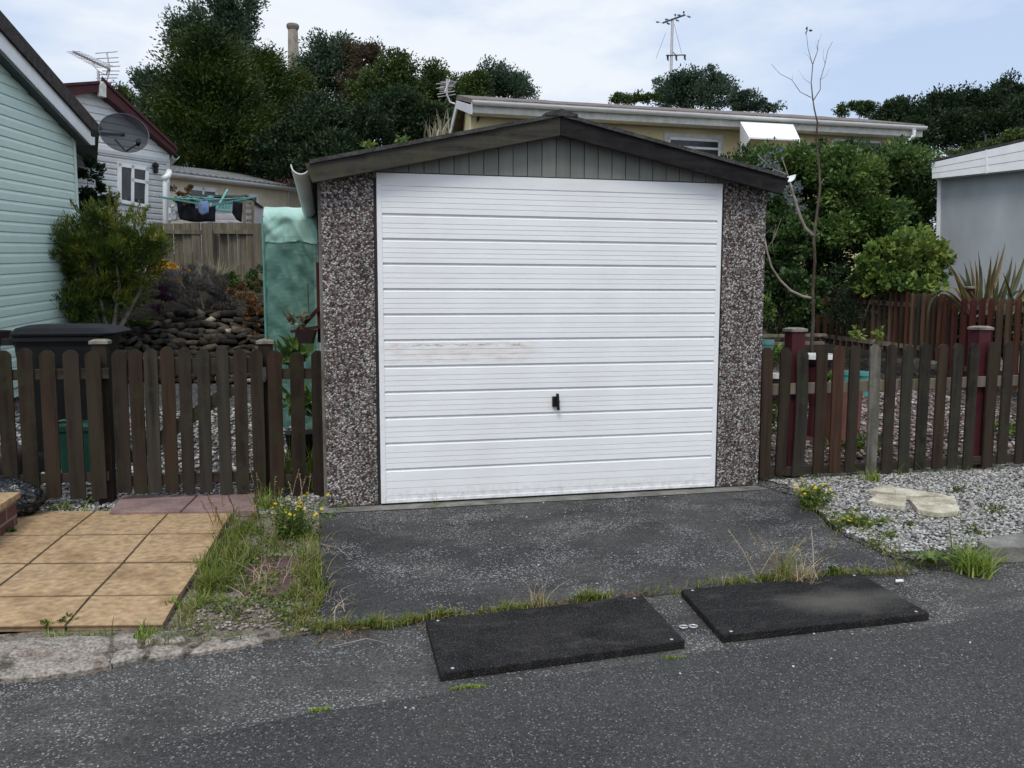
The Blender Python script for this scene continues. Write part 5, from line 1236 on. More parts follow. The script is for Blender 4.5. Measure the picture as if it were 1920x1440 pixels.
# green caddy with teal handle
gc = P(150, 820, 5.75); GB = thing('food_waste_caddy', (gc[0], gc[1], 0), 'dark green lidded caddy on the gravel in front of the black wheelie bin', 'caddy')
loft(MB(), [(gc[0], gc[1], .20, .20, .01, .03), (gc[0], gc[1], .25, .24, .36, .03)]).build('body', M['greenbox'], GB)
loft(MB(), [(gc[0], gc[1], .27, .26, .362, .03), (gc[0], gc[1], .27, .26, .39, .03), (gc[0], gc[1], .20, .19, .41, .03)]).build('lid', M['greenbox'], GB)
mb = MB(); mb.tube([(gc[0]-.13, gc[1]-.10, .36), (gc[0]-.15, gc[1]-.14, .42), (gc[0]-.05, gc[1]-.15, .44), (gc[0]+.02, gc[1]-.14, .40)], .012, 6).build('handle', M['greenbox'], GB, smooth=True)
hose = [atz(x, y, .015) for x, y in ((30, 852), (44, 868), (70, 873), (95, 870), (118, 858), (128, 848), (112, 843), (92, 846))]
mb = MB(); mb.tube(hose, .013, 8); tag(mb.build('garden_hose', M['potgreen'], smooth=True), 'short loop of green hose lying on gravel behind the fence', 'hose')
pc = P(4, 842, 5.7); mb = MB(); mb.lathe((pc[0], pc[1], 0), [(0, .005), (.10, .005), (.15, .08), (.16, .2), (.13, .24), (.11, .22), (0, .2)], 18); tag(mb.build('plant_pot', M['darkpot'], smooth=True), 'rounded black pot half seen at the left edge behind the fence', 'pot')
bw_ = P(-6, 622, 7.4); r = thing('planter_bowl', bw_, 'dark bowl planter on a bracket against the mint green home, at left edge', 'planter')
mb = MB(); mb.lathe(bw_, [(0, -.13), (.05, -.12), (.09, -.07), (.11, .0), (.118, .01), (.105, .012), (.1, -.01), (0, -.02)], 20).build('bowl', M['darkpot'], r, smooth=True)
tw = WG.pt(WG.inv(-6, 640)[0], WG.inv(-6, 640)[1], .02); mb = MB(); mb.tube([bw_+[0, 0, -.12], (bw_+tw)/2+[0, 0, -.14], tw], .01, 6).build('bracket', M['darkmetal'], r)
# low brick wall with tan coping, bin bag behind it
LW = thing('brick_wall', (-2.15, -.6, 0), 'low red brick wall end with a tan coping slab at the left edge', 'wall')
mb = MB(); mb.box(-2.32, -1.965, -1.6, -.085, .0, .165).build('wall', M['brick'], LW)
mb = MB(); mb.box(-2.34, -1.945, -1.62, -.07, .166, .20).build('coping', M['tan'], LW, bevel=.004)
import bmesh
def blob(name, c, r, m, label, cat, amp=.3, sc=4, sub=4, flat=True):
    bm = bmesh.new(); bmesh.ops.create_icosphere(bm, subdivisions=sub, radius=1)
    for v in bm.verts:
        n = mnoise.turbulence(v.co*sc*.5, 4, True)*amp+abs(mnoise.noise(v.co*sc))*amp; v.co = v.co*(1-n*.5)
        v.co = Vector((v.co.x*r[0]+c[0], v.co.y*r[1]+c[1], max(c[2]-r[2]*.8, v.co.z*r[2]+c[2])))
    me = bpy.data.meshes.new(name); bm.to_mesh(me); bm.free(); me.materials.append(M[m]); me.polygons.foreach_set('use_smooth', [True]*len(me.polygons))
    o = bpy.data.objects.new(name, me); COL.objects.link(o); return tag(o, label, cat)
bgc = atz(22, 945, 0); blob('bin_bag', (bgc[0]+.04, .13, .11), (.28, .16, .14), 'binbag', 'crumpled black bin bag slumped behind the low brick wall at left', 'bin bag', amp=.36, sc=5, sub=5)
# green sheeted growhouse against the garage
GC = thing('growhouse', (P(545, 700, 7.15)[0], P(545, 700, 7.15)[1], 0), 'narrow growhouse covered in green plastic sheeting, against the garage side', 'growhouse')
p0 = P(498, 560, 7.1); x0_, x1_ = p0[0], -.345; y0_ = p0[1]; y1_ = y0_+1.6; zt_ = P(545, 389, 7.3)[2]
nu, nv = 60, 150; V = []; F = []
for j in range(nv+1):
    t = j/nv
    if t < .78: z = .08+(zt_-.14-.08)*t/.78; yy = y0_
    else:
        a = (t-.78)/.22*pi/2; z = zt_-.14+.14*sin(a); yy = y0_+.35*(1-cos(a))
    for i in range(nu+1):
        u = i/nu; x = x0_+(x1_-x0_)*u
        fold = .012*mnoise.noise(Vector((x*16+z*9, z*5-x*4, 9)))+.010*abs(mnoise.noise(Vector((x*8-z*6, z*7, 3))))+.016*mnoise.noise(Vector((x*3+z*1.6, z*1.1-x, 0)))+.012*mnoise.noise(Vector((x*7-z*3.4, z*2, 5)))+.009*sin((x*1.0+z*.9)*30+3*mnoise.noise(Vector((x*3, z*2, 2))))*(.3+t)
        V.append((x, yy-fold*1.6, z+.01*mnoise.noise(Vector((x*9, z, 1)))))
for j in range(nv):
    for i in range(nu): a = j*(nu+1)+i; F.append((a, a+1, a+nu+2, a+nu+1))
mb = MB(); mb.add(V, F).build('cover', M['sheet'], GC, smooth=True)
V2 = []; F2 = []; j0 = int(nv*.70)     # pale top flap laid over the main sheet
for j in range(j0, nv+1):
    for i in range(nu+1):
        x, y, z = V[j*(nu+1)+i]; V2.append((x, y-.008-.004*abs(mnoise.noise(Vector((x*12, z*9, 0)))), z+.006-(.05*mnoise.noise(Vector((x*5, 0, 3))) if j == j0 else 0)))
for j in range(nv-j0):
    for i in range(nu): a = j*(nu+1)+i; F2.append((a, a+1, a+nu+2, a+nu+1))
mb = MB(); mb.add(V2, F2).build('top_flap', M['sheetpale'], GC, smooth=True)
px_ = P(548, 455, 7.05); mb = MB()
for a_, b_2 in (((-.07, .045), (.07, .05)), ((.07, .05), (.072, -.045)), ((.072, -.045), (-.068, -.05)), ((-.068, -.05), (-.07, .045))): mb.bar((px_[0]+a_[0], y0_-.05, px_[2]+a_[1]), (px_[0]+b_2[0], y0_-.05, px_[2]+b_2[1]), .004, .006, up=(0, 1, 0))
mb.build('window_outline', M['potgreen'], GC)
mb = MB(); mb.add([(x0_, y0_, .08), (x0_, y1_, .08), (x0_, y1_, zt_), (x0_, y0_+.3, zt_), (x0_, y0_, zt_-.14)], [(0, 1, 2, 3, 4)]).add([(x0_, y0_+.33, zt_), (x1_, y0_+.33, zt_), (x1_, y1_, zt_), (x0_, y1_, zt_)], [(0, 1, 2, 3)]).build('cover', M['sheet'], GC)
mb = MB(); mb.tube([(x0_-.004, y0_-.01, 0), (x0_-.004, y0_-.01, zt_-.1)], .012, 6); mb.build('frame', M['potgreen'], GC)
for z in (.9, 1.35, 1.62):
    mb = MB(); mb.tube([(x0_, y0_+.05, z), (x1_, y0_+.05, z)], .008, 5); mb.build('shelf_bar', M['whiteplastic'], GC)
# wooden hanger and planter on the garage side
HB = thing('wall_planter', (-.40, .75, .9), 'brown wooden wall bracket holding a trough of pale variegated leaves beside the garage', 'planter')
pa, pb_ = at(592, 492, .8), at(598, 620, .8)
mb = MB(); mb.box(-.352, -.327, .78, .83, .95, pa[2]); mb.bar(at(556, 622, .75), at(598, 578, .78), .03, .025); mb.bar(at(545, 622, .72), at(602, 612, .74), .05, .018); mb.build('bracket', M['picket_maroon'], HB)
tc_ = at(574, 628, .78); loft(MB(), [(tc_[0], tc_[1], .10, .14, tc_[2]-.055, .02), (tc_[0], tc_[1], .15, .18, tc_[2]+.035, .02)]).build('trough', M['darkpot'], HB)
C_, D_ = cloud([(at(558, 600, .74), (.07, .07, .045), 1)], 60, .03, .03, .2); fastmesh('foliage', leafquads(C_, D_, .045, .55), 4, M['leaf_straw'], np.repeat(RNG.random(len(C_)), 4), HB)
mb = MB(); mb.tube([at(579, 588, .76), at(577, 532, .76)], .004, 5).build('stick', M['bark'], HB)
def bush(name, label, lumps, n, leaf, clump, m, cat='shrub', group=None, stems=5, base=None, wid=.5, up=.3, jit=.5, stemm='bark', **k):
    c = np.mean([l[0] for l in lumps], axis=0)
    b0 = np.array(base) if base is not None else np.array([c[0], c[1], min(l[0][2]-l[1][2] for l in lumps)-.05])
    r = thing(name, b0, label, cat, group)
    if stems:
        mb = MB()
        for i in range(stems):
            l = lumps[i % len(lumps)]; e = l[0]+unit(1)[0]*l[1]*.75; mid = (b0+e)/2+unit(1)[0]*.07*np.linalg.norm(e-b0)
            L_ = np.linalg.norm(e-b0); mb.tube([b0+unit(1)[0]*[.03, .03, 0], mid, e], [.02*L_+.002, .014*L_, .003], 5)
        mb.build('stem', M[stemm], r)
    crown('foliage', lumps, n, clump, leaf, m, r, up=up, wid=wid, jit=jit, **k); return r
# big olive shrub
SB = bush('shrub', 'large olive green feathery shrub with yellow tinges, behind the wheelie bin', [L3(100, 462, 34, 30, 9.1, .8), L3(285, 455, 26, 34, 9.5, .7), L3(175, 470, 80, 45, 9.3, 3), L3(240, 450, 62, 48, 9.5, 2.4), L3(140, 450, 50, 34, 9.1, 1.2), L3(120, 500, 38, 42, 9.2, 1), L3(150, 560, 45, 45, 9.2, 1.4), L3(200, 540, 65, 50, 9.5, 1.8), L3(190, 412, 50, 26, 9.3, .8), L3(260, 500, 38, 36, 9.5, .9), L3(170, 500, 75, 60, 9.7, 2), L3(165, 590, 40, 34, 9.4, 1.0), L3(235, 540, 45, 45, 9.7, 1)], 34000, .07, .10, 'leaf_bottle', base=P(205, 650, 9.5), stems=6, sub=80, wid=.16, up=.75, jit=.35, stemm='barkpale', shell=.5)
mb = MB(); tips = []
for bx_, by_, tx, ty in ((110, 440, 52, 412), (105, 460, 62, 428), (120, 430, 75, 385), (150, 430, 95, 372), (165, 420, 132, 375), (180, 400, 172, 372), (205, 400, 205, 352), (215, 400, 222, 362), (235, 410, 250, 385), (260, 420, 280, 385), (265, 425, 270, 392), (110, 540, 70, 562), (130, 585, 100, 598), (190, 410, 186, 392), (145, 440, 112, 400), (250, 430, 262, 378), (280, 450, 306, 430)):
    a, b_ = P(bx_, by_, 9.2), P(tx, ty, 9.0+random.uniform(-.2, .3)); t1 = MB(); t1.tube([a, (a+b_)/2+[0, 0, .02], b_], [.008, .005, .002], 4); t1.build('twig', M['barkpale'], SB)
    for t in np.linspace(.1, 1, 34): tips.append(a*(1-t)+b_*t+unit(1)[0]*.018)
tips = np.repeat(np.array(tips), 2, axis=0); fastmesh('foliage', leafquads(tips, np.tile([-.25, 0, .9], (len(tips), 1)), .06, .18, .5), 4, M['leaf_bottle'], np.repeat(RNG.random(len(tips))*.7+.3, 4), SB)
bush('shrub', 'bright orange shrub above the stone wall, right of the olive shrub', [L3(295, 505, 26, 22, 11.2), L3(322, 512, 20, 20, 11.1)], 2200, .05, .07, 'leaf_orange', stems=3)
bush('heather', 'low purple heather above the stone wall, under the orange shrub', [L3(285, 556, 42, 26, 10.6), L3(312, 548, 18, 18, 10.6)], 3600, .045, .06, 'leaf_heather', cat='heather', wid=.25, up=.9)
bush('lavender', 'wiry grey lavender bush in the middle above the stone wall', [L3(345, 540, 36, 38, 10.6), L3(385, 545, 40, 36, 10.7), L3(372, 520, 30, 26, 11), L3(425, 555, 25, 26, 10.7)], 8000, .07, .07, 'leaf_lavender', cat='lavender', wid=.12, up=1.1, jit=.45, stemm='barkpale')
cc_ = P(404, 524, 11.7); bs_ = [cc_+np.array([random.gauss(0, .08), random.gauss(0, .06), -.1]) for _ in range(700)]
tag(blades(bs_, .34, .012, M['leaf_straw'], 'ornamental_grass', lean=1.1), 'pale straw coloured tuft of grass in front of the grey board fence', 'grass tuft')
bush('shrub', 'rusty orange and green sedum trailing over the stone wall beside the growhouse', [L3(465, 560, 34, 34, 10.3), L3(478, 595, 26, 32, 10.1)], 4200, .035, .05, 'leaf_rust', stems=4, wid=.6)
bush('shrub', 'low green weeds in dark troughs at the right foot of the board fence', [L3(440, 522, 26, 14, 11.6), L3(475, 515, 20, 22, 11.6), L3(460, 540, 26, 12, 11.2)], 1500, .05, .05, 'leaf_mid', stems=2, up=.8)
bush('shrub', 'mossy yellow green cushion plant at the left end of the stone wall', [L3(255, 603, 40, 9, 10.1), L3(225, 620, 16, 12, 9.95)], 1300, .035, .04, 'weed', stems=0)
bush('shrub', 'dark climbing shrub against the white home, above the olive shrub', [L3(170, 340, 22, 42, 11.2), L3(185, 375, 28, 26, 11.2), L3(160, 380, 20, 26, 11.2)], 3400, .06, .09, 'leaf_dark', stems=4)
bush('shrub', 'small pinkish green shrub behind the washing, in front of the cream bungalow', [L3(342, 362, 22, 16, 15.5), L3(350, 380, 16, 12, 15.5)], 1100, .06, .08, 'leaf_rust', stems=4)
for (lx, ly, rx_, ry_, d_, n_, lab) in ((545, 668, 26, 26, 6.1, 50, 'broad leaved green plant directly below the trough, behind three dark pickets'), (560, 755, 30, 26, 5.8, 110, 'leafy yellow green plant in a dark pot, behind the three dark pickets')):
    bush('potted_plant', lab, [L3(lx, ly, rx_, ry_, d_)], n_, .13 if n_ < 60 else .085, .07, 'leaf_bright', cat='plant', stems=4, wid=.45)
pp = P(562, 800, 5.8); loft(MB(), [(pp[0], pp[1], .13, .13, .12, .03), (pp[0], pp[1], .2, .2, .33, .04)]).build('plant_pot', M['blackplastic']); tag(bpy.context.scene.objects[-1] if False else [o for o in COL.objects if o.name.startswith('plant_pot')][-1], 'square black pot raised behind the three dark pickets', 'pot')
bs_ = [(random.uniform(-.62, -.36), random.uniform(.4, .9), .02) for _ in range(260)]
blades(bs_, .3, .01, M['grass_green'], 'long_grass', kind='stuff', lean=.6)
# spiky cordyline above the garage roof
cc_ = P(822, 262, 13.5); tag(blades([cc_+np.array([random.gauss(0, .12), random.gauss(0, .1), 0]) for _ in range(60)], .42, .035, M['leaf_straw'], 'cordyline', lean=.5), 'spiky pale cordyline leaves just above the left slope of the garage roof', 'plant')
bush('shrub', 'small yellow green sprigs just above the left slope of the garage roof', [L3(755, 262, 12, 6, 13), L3(690, 272, 9, 6, 13)], 120, .08, .07, 'leaf_yellow', stems=0)

# ================================================================== RIGHT GARDEN
HD = 12.8
def L3d(x, y, rx, ry, d, w=1): return (P(x, y, d), (rx*d/FPX, .6, ry*d/FPX), w)
bush('hedge', 'tall dark green hedge filling the space behind the dead sapling', [L3d(1392, 350, 50, 62, HD, 1.4), L3d(1450, 330, 50, 55, HD, 1.4), L3d(1520, 335, 55, 60, HD, 1.4), L3d(1600, 330, 55, 58, HD, 1.5), L3d(1680, 325, 52, 56, HD, 1.5), L3d(1728, 350, 30, 60, HD, .9), L3d(1440, 450, 55, 90, HD-.3, 2), L3d(1530, 460, 60, 95, HD-.3, 2), L3d(1620, 430, 60, 95, HD-.2, 2), L3d(1700, 430, 48, 90, HD-.2, 1.8), L3d(1450, 560, 50, 65, HD-.3, 1.3), L3d(1550, 570, 60, 65, HD-.3, 1.3), L3d(1660, 570, 60, 60, HD-.2, 1.2)], 90000, .06, .15, 'leaf_hedge', cat='hedge', stems=8, sub=110, shell=.45)
bush('shrub', 'bright mid green leafy shrub in front of the hedge, right of the sapling', [L3(1600, 350, 58, 44, 11.9, 2), L3(1575, 300, 30, 26, 12, .8), L3(1640, 410, 52, 34, 11.8, 1.5), L3(1540, 320, 26, 30, 12, .6), L3(1575, 430, 36, 28, 11.8, .7), L3(1690, 300, 40, 30, 12, .8), L3(1500, 300, 30, 26, 12.2, .5), L3(1440, 300, 30, 22, 12.2, .5)], 19000, .065, .15, 'leaf_bright', stems=6, sub=45)
bush('shrub', 'dense dark ivy bush right of the garage, behind the maroon capped posts', [L3(1470, 470, 42, 60, 11.2, 1.5), L3(1490, 555, 48, 55, 11.0, 1.6), L3(1450, 400, 30, 36, 11.4, .8)], 13000, .058, .11, 'leaf_hedge', stems=4, wid=.7)
bush('shrub', 'yellow green broad leaved shrub behind the bank fence, beside the grey garage', [L3(1660, 495, 55, 42, 10.9, 2), L3(1710, 480, 55, 40, 10.8, 2), L3(1752, 485, 36, 30, 10.7, 1), L3(1640, 530, 36, 26, 10.9, .8), L3(1700, 530, 50, 22, 10.7, 1), L3(1680, 455, 40, 22, 10.9, .7)], 7600, .08, .12, 'leaf_yellow', stems=5, wid=.66)
bush('conifer_shrub', 'small feathery dark green shrub spilling over the bank fence', [L3(1610, 530, 46, 34, 11.0, 1), L3(1590, 590, 22, 20, 11.0, .5), L3(1655, 570, 22, 24, 10.9, .4)], 2800, .06, .09, 'leaf_dark', stems=2, wid=.2)
def branch(pxs, d, r0, r1, m, parent, name='branch'):
    pts = [P(x, y, d+.03*mnoise.noise(Vector((x*.1, y*.1, 0)))) for x, y in pxs]; n = len(pts)
    mb = MB(); mb.tube(pts, [r0+(r1-r0)*i/(n-1) for i in range(n)], 7); return mb.build(name, M[m], parent, smooth=True)
dt = 7.6; DT = thing('dead_sapling', P(1525, 700, dt), 'tall thin bare dead sapling behind the maroon capped fence post', 'bare tree')
branch([(1523, 760), (1522, 640), (1525, 600), (1524, 545), (1528, 490), (1526, 445), (1532, 400), (1538, 350), (1535, 300), (1530, 262), (1533, 230), (1527, 205), (1524, 185)], dt, .018, .0055, 'bark', DT, 'trunk')
tw_ = [([(1524, 188), (1521, 155), (1524, 120), (1533, 95), (1534, 75)], .010), ([(1523, 120), (1515, 90), (1512, 62), (1514, 54)], .005), ([(1524, 190), (1538, 168), (1538, 150), (1547, 120), (1552, 95), (1561, 78)], .008), ([(1521, 183), (1500, 172), (1485, 150), (1462, 138), (1446, 120)], .006), ([(1521, 157), (1508, 148), (1498, 132)], .003), ([(1524, 120), (1516, 105), (1508, 100)], .003), ([(1533, 95), (1529, 78)], .003), ([(1547, 120), (1543, 105), (1545, 90)], .003), ([(1538, 150), (1549, 142), (1556, 128)], .003), ([(1485, 150), (1487, 138)], .002), ([(1534, 80), (1540, 66), (1538, 58)], .002)]
for p_, r_ in tw_: branch(p_, dt, r_*.62, r_*.25, 'barkpale', DT)
branch([(1524, 442), (1510, 428), (1500, 405), (1492, 380), (1485, 355), (1481, 340)], dt, .017, .007, 'barkpale', DT)
branch([(1525, 560), (1505, 556), (1482, 545), (1462, 525), (1446, 500), (1438, 470), (1434, 448)], dt, .015, .007, 'barkpale', DT)
for p_ in ([(1434, 470), (1450, 450), (1465, 410)], [(1434, 440), (1455, 420), (1448, 455), (1452, 480)], [(1536, 350), (1545, 335)], [(1526, 445), (1537, 436)]): branch(p_, dt+.2, .004, .002, 'barkpale', DT)
lv = np.array([P(x, y, dt) for x, y in ((1512, 58), (1513, 53), (1520, 57), (1510, 62))]); fastmesh('dead_leaf', leafquads(lv, np.tile([0, 0, 1.], (4, 1)), .045, .6), 4, M['leaf_brown'], np.zeros(16), DT)
bush('eucalyptus', 'grey round leaved eucalyptus sprigs at the right end of the garage roof', [L3(1425, 308, 26, 14, 7.9, 1), L3(1450, 325, 22, 16, 7.9, 1), L3(1483, 360, 20, 20, 7.7, 1), L3(1460, 365, 16, 12, 7.7, .5), L3(1492, 385, 12, 14, 7.7, .5), L3(1455, 290, 12, 12, 7.9, .3)], 420, .036, .05, 'leaf_euc', cat='shrub', stems=0, wid=.8, base=P(1488, 430, 7.8))
for p_ in ([(1481, 340), (1470, 325), (1452, 318), (1430, 300), (1420, 290)], [(1481, 340), (1474, 318), (1466, 295)], [(1452, 318), (1440, 326)], [(1485, 355), (1468, 368)]): branch(p_, 7.7, .006, .003, 'barkpale', DT)
# pots and beds
def pot(name, px, py, d, r_, h, m, label, cat='pot', rim=None, bot=.75, inside='soil'):
    c = P(px, py, d); z1 = c[2]; z0 = z1-h; k = thing(name, (c[0], c[1], z0), label, cat)
    mb = MB(); mb.lathe((c[0], c[1], z0), [(0, 0), (r_*bot, 0), (r_*.97, h*.86), (r_*.97, h-.03), (0, h-.03)], 20).build('body', M[m], k, smooth=False)
    mb = MB(); mb.lathe((c[0], c[1], z0), [(r_*.90, h-.035), (r_*1.08, h-.035), (r_*1.08, h), (r_*.9, h), (r_*.9, h-.035)], 20).build('rim', M[rim or m], k); return k
pot('plant_pot', 1432, 637, 6.6, .075, .3, 'potgreen', 'tall sea green pot close to the garage, behind the picket fence')
bush('fern', 'yellow green feathery plant growing above the tall sea green pot', [L3(1438, 578, 15, 20, 6.6)], 260, .06, .05, 'weed', cat='plant', stems=2, wid=.25)
pot('basin', 1533, 664, 7.0, .155, .10, 'darkpot', 'wide shallow basin with a white rim behind the picket fence', 'basin', rim='whiteplastic', bot=.6)
pp_ = P(1533, 700, 7.0); mb = MB(); mb.lathe((pp_[0], pp_[1], gz(0, pp_[1])), [(0, 0), (.12, 0), (.07, .05), (.06, .3), (.11, P(1533, 664, 7.0)[2]-.10-gz(0, pp_[1]))], 14); tag(mb.build('pedestal', M['redpost']), 'maroon pedestal under the white rimmed basin', 'pedestal')
pot('plant_pot', 1620, 697, 7.7, .075, .22, 'teal', 'small turquoise pot right of the terracotta trough', 'pot'); pot('plant_pot', 1592, 696, 7.8, .06, .2, 'teal', 'small turquoise pot directly behind the terracotta trough', 'pot')
pot('plant_pot', 1457, 700, 6.3, .06, .26, 'darkpot', 'dark pot with a white rim close to the garage corner', 'pot', rim='whiteplastic')
tr = P(1583, 718, 6.9); k = thing('trough', (tr[0], tr[1], gz(0, tr[1])), 'terracotta trough planter behind the red-brown picket', 'planter')
loft(MB(), [(tr[0], tr[1], .22, .14, gz(0, tr[1]), .01), (tr[0], tr[1], .25, .17, tr[2]-.03, .01)]).build('body', M['terracotta'], k); loft(MB(), [(tr[0], tr[1], .28, .19, tr[2]-.028, .01), (tr[0], tr[1], .28, .19, tr[2], .01)]).build('rim', M['terracotta'], k)
bush('plant', 'yellow green seedling in the terracotta trough', [L3(1560, 708, 12, 8, 6.9)], 40, .05, .03, 'leaf_yellow', cat='plant', stems=0)
for (xa, ya, xb, yb, dd) in ((1425, 630, 1548, 628, 9.6), (1425, 645, 1545, 643, 9.0)):
    mb = MB(); mb.bar(P(xa, ya, dd), P(xb, yb, dd), .06, .03); tag(mb.build('bed_edging', M['oldboard']), ('upper' if ya < 640 else 'lower')+' grey timber edging board behind the first maroon post', 'edging board', 'timber bed edging')
for (x, y, d, n_, lab) in ((1607, 622, 9.6, 60, 'little yellow green sprig in front of the bank fence'), (1652, 630, 9.4, 40, 'low green sprig in front of the bank fence, right of the yellow one'), (1455, 665, 6.8, 60, 'straggly yellow plant left of the first maroon post')):
    bush('sprig', lab, [L3(x, y, 10, 16, d)], n_, .06, .05, 'leaf_yellow', cat='plant', stems=3)
bush('shrub', 'added dark leaves standing in for shade behind the right end of the bank fence, under the sword plant', [L3(1830, 625, 45, 50, 10.6), L3(1900, 620, 60, 50, 10.3), L3(1790, 640, 30, 45, 10.8)], 9000, .06, .1, 'leaf_dark', stems=0, sub=90)  # leaf mass added to darken the gaps behind the pickets
# sword plant
ph = thing('sword_plant', P(1850, 590, 9.95), 'striped sword leaved phormium standing behind the bank fence before the grey garage', 'plant')
V = []; F = []; Rn = []
def sword(x0, y0, x1, y1, w, d, bend=0., tip=None):
    a, b_ = P(x0, y0, d), P(x1, y1, d+random.uniform(-.3, .3)); seg = 10; s_ = np.array([.9, -.3, 0.])*w*d/FPX/2; nb_ = len(V); r_ = random.random()
    c_ = (a+b_)/2+np.array([bend*.3, -.05, abs(bend)*.55])
    for i in range(seg+1):
        t = i/seg; p = a*(1-t)**2+2*c_*t*(1-t)+b_*t*t; k = max(.04, (1-t**3)*(.55+.9*t*(1-t))); V.extend([p-s_*k, p+np.array([0, .02, 0])*k, p+s_*k]); Rn.extend([.9, r_*.4, .9 if r_ > .5 else r_])
        if i < seg: q = nb_+3*i; F.append((q, q+1, q+4, q+3)); F.append((q+1, q+2, q+5, q+4))
for args in ((1845, 590, 1885, 455, 15, 9.9), (1838, 590, 1873, 470, 12, 10), (1826, 590, 1772, 485, 13, 9.9, -.2), (1822, 590, 1808, 492, 14, 10), (1828, 590, 1818, 485, 11, 10), (1838, 590, 1834, 470, 9, 10), (1832, 590, 1828, 486, 10, 9.9), (1850, 590, 1853, 505, 9, 9.9), (1815, 590, 1738, 590, 10, 9.8, -.9), (1818, 590, 1752, 572, 12, 9.9, -.8), (1810, 590, 1740, 625, 8, 9.7, -1.2), (1858, 590, 1890, 505, 10, 9.9), (1880, 590, 1925, 470, 15, 9.8), (1888, 590, 1950, 500, 14, 9.8), (1892, 590, 1915, 530, 12, 9.7, .2), (1868, 590, 1912, 552, 9, 9.7, .5), (1905, 590, 1960, 520, 14, 9.7), (1840, 590, 1800, 540, 8, 9.8, -.4), (1860, 590, 1862, 530, 10, 9.9), (1848, 590, 1845, 520, 10, 9.8), (1900, 590, 1880, 510, 10, 9.8), (1842, 590, 1858, 480, 13, 9.9), (1835, 590, 1796, 510, 13, 9.9, -.2), (1830, 590, 1840, 500, 13, 9.8), (1870, 590, 1898, 480, 13, 9.9), (1885, 590, 1905, 490, 13, 9.8), (1820, 590, 1782, 540, 12, 9.8, -.4), (1855, 590, 1872, 520, 12, 9.8), (1895, 590, 1930, 540, 13, 9.7, .2), (1815, 590, 1790, 520, 9, 9.9, -.2)): sword(*args)
mb = MB(); mb.v = [tuple(v) for v in V]; mb.f = F; mb.r = Rn; mb.build('leaf', M['phormium'], ph)
bush('shrub', 'sparse low weeds and grass inside the right garden along the garage wall', [L3(1440, 780, 22, 60, 6.2), L3(1600, 830, 60, 14, 6.2), L3(1880, 800, 30, 16, 7.2)], 700, .045, .06, 'weed', stems=0)

# ================================================================== TREES
T = tree
T('poplar_tree', 'tall blue green tree rising above the conifer at upper left', [L3(400, 60, 55, 60, 42, 2), L3(440, 20, 36, 45, 42, 1.2), L3(350, 70, 36, 40, 42, 1), L3(420, 110, 60, 45, 42, 1.3), L3(450, 60, 28, 40, 42, .8)], 15000, .24, .50, 'leaf_blue')
T('broadleaf_tree', 'blue green tree between the white home and the large conifer', [L3(290, 165, 36, 30, 40, 1), L3(320, 200, 40, 60, 40, 1.4), L3(270, 230, 30, 45, 40, 1)], 7000, .22, .42, 'leaf_blue')
T('broadleaf_tree', 'low rounded dark tree just above the burgundy verge', [L3(220, 190, 36, 26, 42, 1), L3(235, 240, 50, 50, 42, 1.4)], 6000, .22, .42, 'leaf_mid')
def conifer(name, label, cx, ytop, ybot, rw, d, n, m='leaf_conifer', leaf=.20):
    """tiers of drooping sprays around a leader"""
    t_, b_ = P(cx, ytop, d), P(cx, ybot, d); H = t_[2]-b_[2]; R = rw*d/FPX
    r = thing(name, (b_[0], b_[1], b_[2]), label, 'tree', 'trees on the skyline')
    mb = MB(); mb.tube([b_, t_], [.2, .03], 8).build('trunk', M['bark'], r)
    nb_ = 420; C = []; D = []
    for i in range(nb_):
        f = RNG.random()**.8; an = RNG.uniform(0, 2*pi); L = R*(1-f**1.9)**.8*RNG.uniform(.72, 1.12)+.12; k = int(n/nb_*(.4+L/R))
        t = RNG.random(k)**.6; z = b_[2]+H*f+t*L*.12+RNG.normal(0, .18, k)*(.3+t)+L*.05
        w = RNG.normal(0, 1, (k, 2))*(.10+.16*(t[:, None]))*1.3
        C.append(np.stack([b_[0]+cos(an)*L*t+w[:, 0], b_[1]+sin(an)*L*t+w[:, 1], z], 1)); D.append(np.tile([cos(an)*.8, sin(an)*.8, .55], (k, 1)))
    C, D = np.concatenate(C), np.concatenate(D); h = np.array([mnoise.noise(Vector(c)*1.4) for c in C])*.5+.5
    fastmesh('crown', leafquads(C, D, leaf, .3, .4), 4, M[m], np.repeat(np.clip(h*.8+RNG.random(len(C))*.28, 0, 1), 4), r); return r
conifer('conifer_tree', 'huge broad dark conifer left of centre, the widest tree on the skyline', 400, 72, 345, 118, 27, 70000, leaf=.14)
conifer('conifer_tree', 'second dark conifer just right of the widest one, left of the chimney stack', 500, 112, 340, 90, 30, 46000, leaf=.14)
conifer('conifer_tree', 'narrow conifer in front of the foot of the chimney stack', 560, 150, 330, 70, 31, 28000, leaf=.14)
T('broadleaf_tree', 'blue green tree immediately right of the chimney stack', [L3(620, 105, 46, 34, 38, 1.5), L3(590, 130, 30, 26, 38, .8), L3(650, 130, 36, 40, 38, 1.1), L3(610, 170, 55, 50, 38, 1.3)], 9500, .2, .42, 'leaf_blue')
T('copper_tree', 'russet brown topped tree right of the chimney stack', [L3(685, 120, 24, 34, 37, 1), L3(702, 105, 14, 22, 37, .5), L3(670, 160, 34, 34, 37, 1), L3(655, 100, 10, 18, 37, .3)], 4500, .17, .34, 'leaf_brown')
T('broadleaf_tree', 'yellowish green tree over the middle of the left roof slope', [L3(720, 160, 46, 44, 32, 1.5), L3(745, 130, 24, 30, 32, .8), L3(690, 190, 46, 40, 32, 1.2), L3(760, 190, 40, 44, 32, 1.1)], 10500, .17, .38, 'leaf_mid')
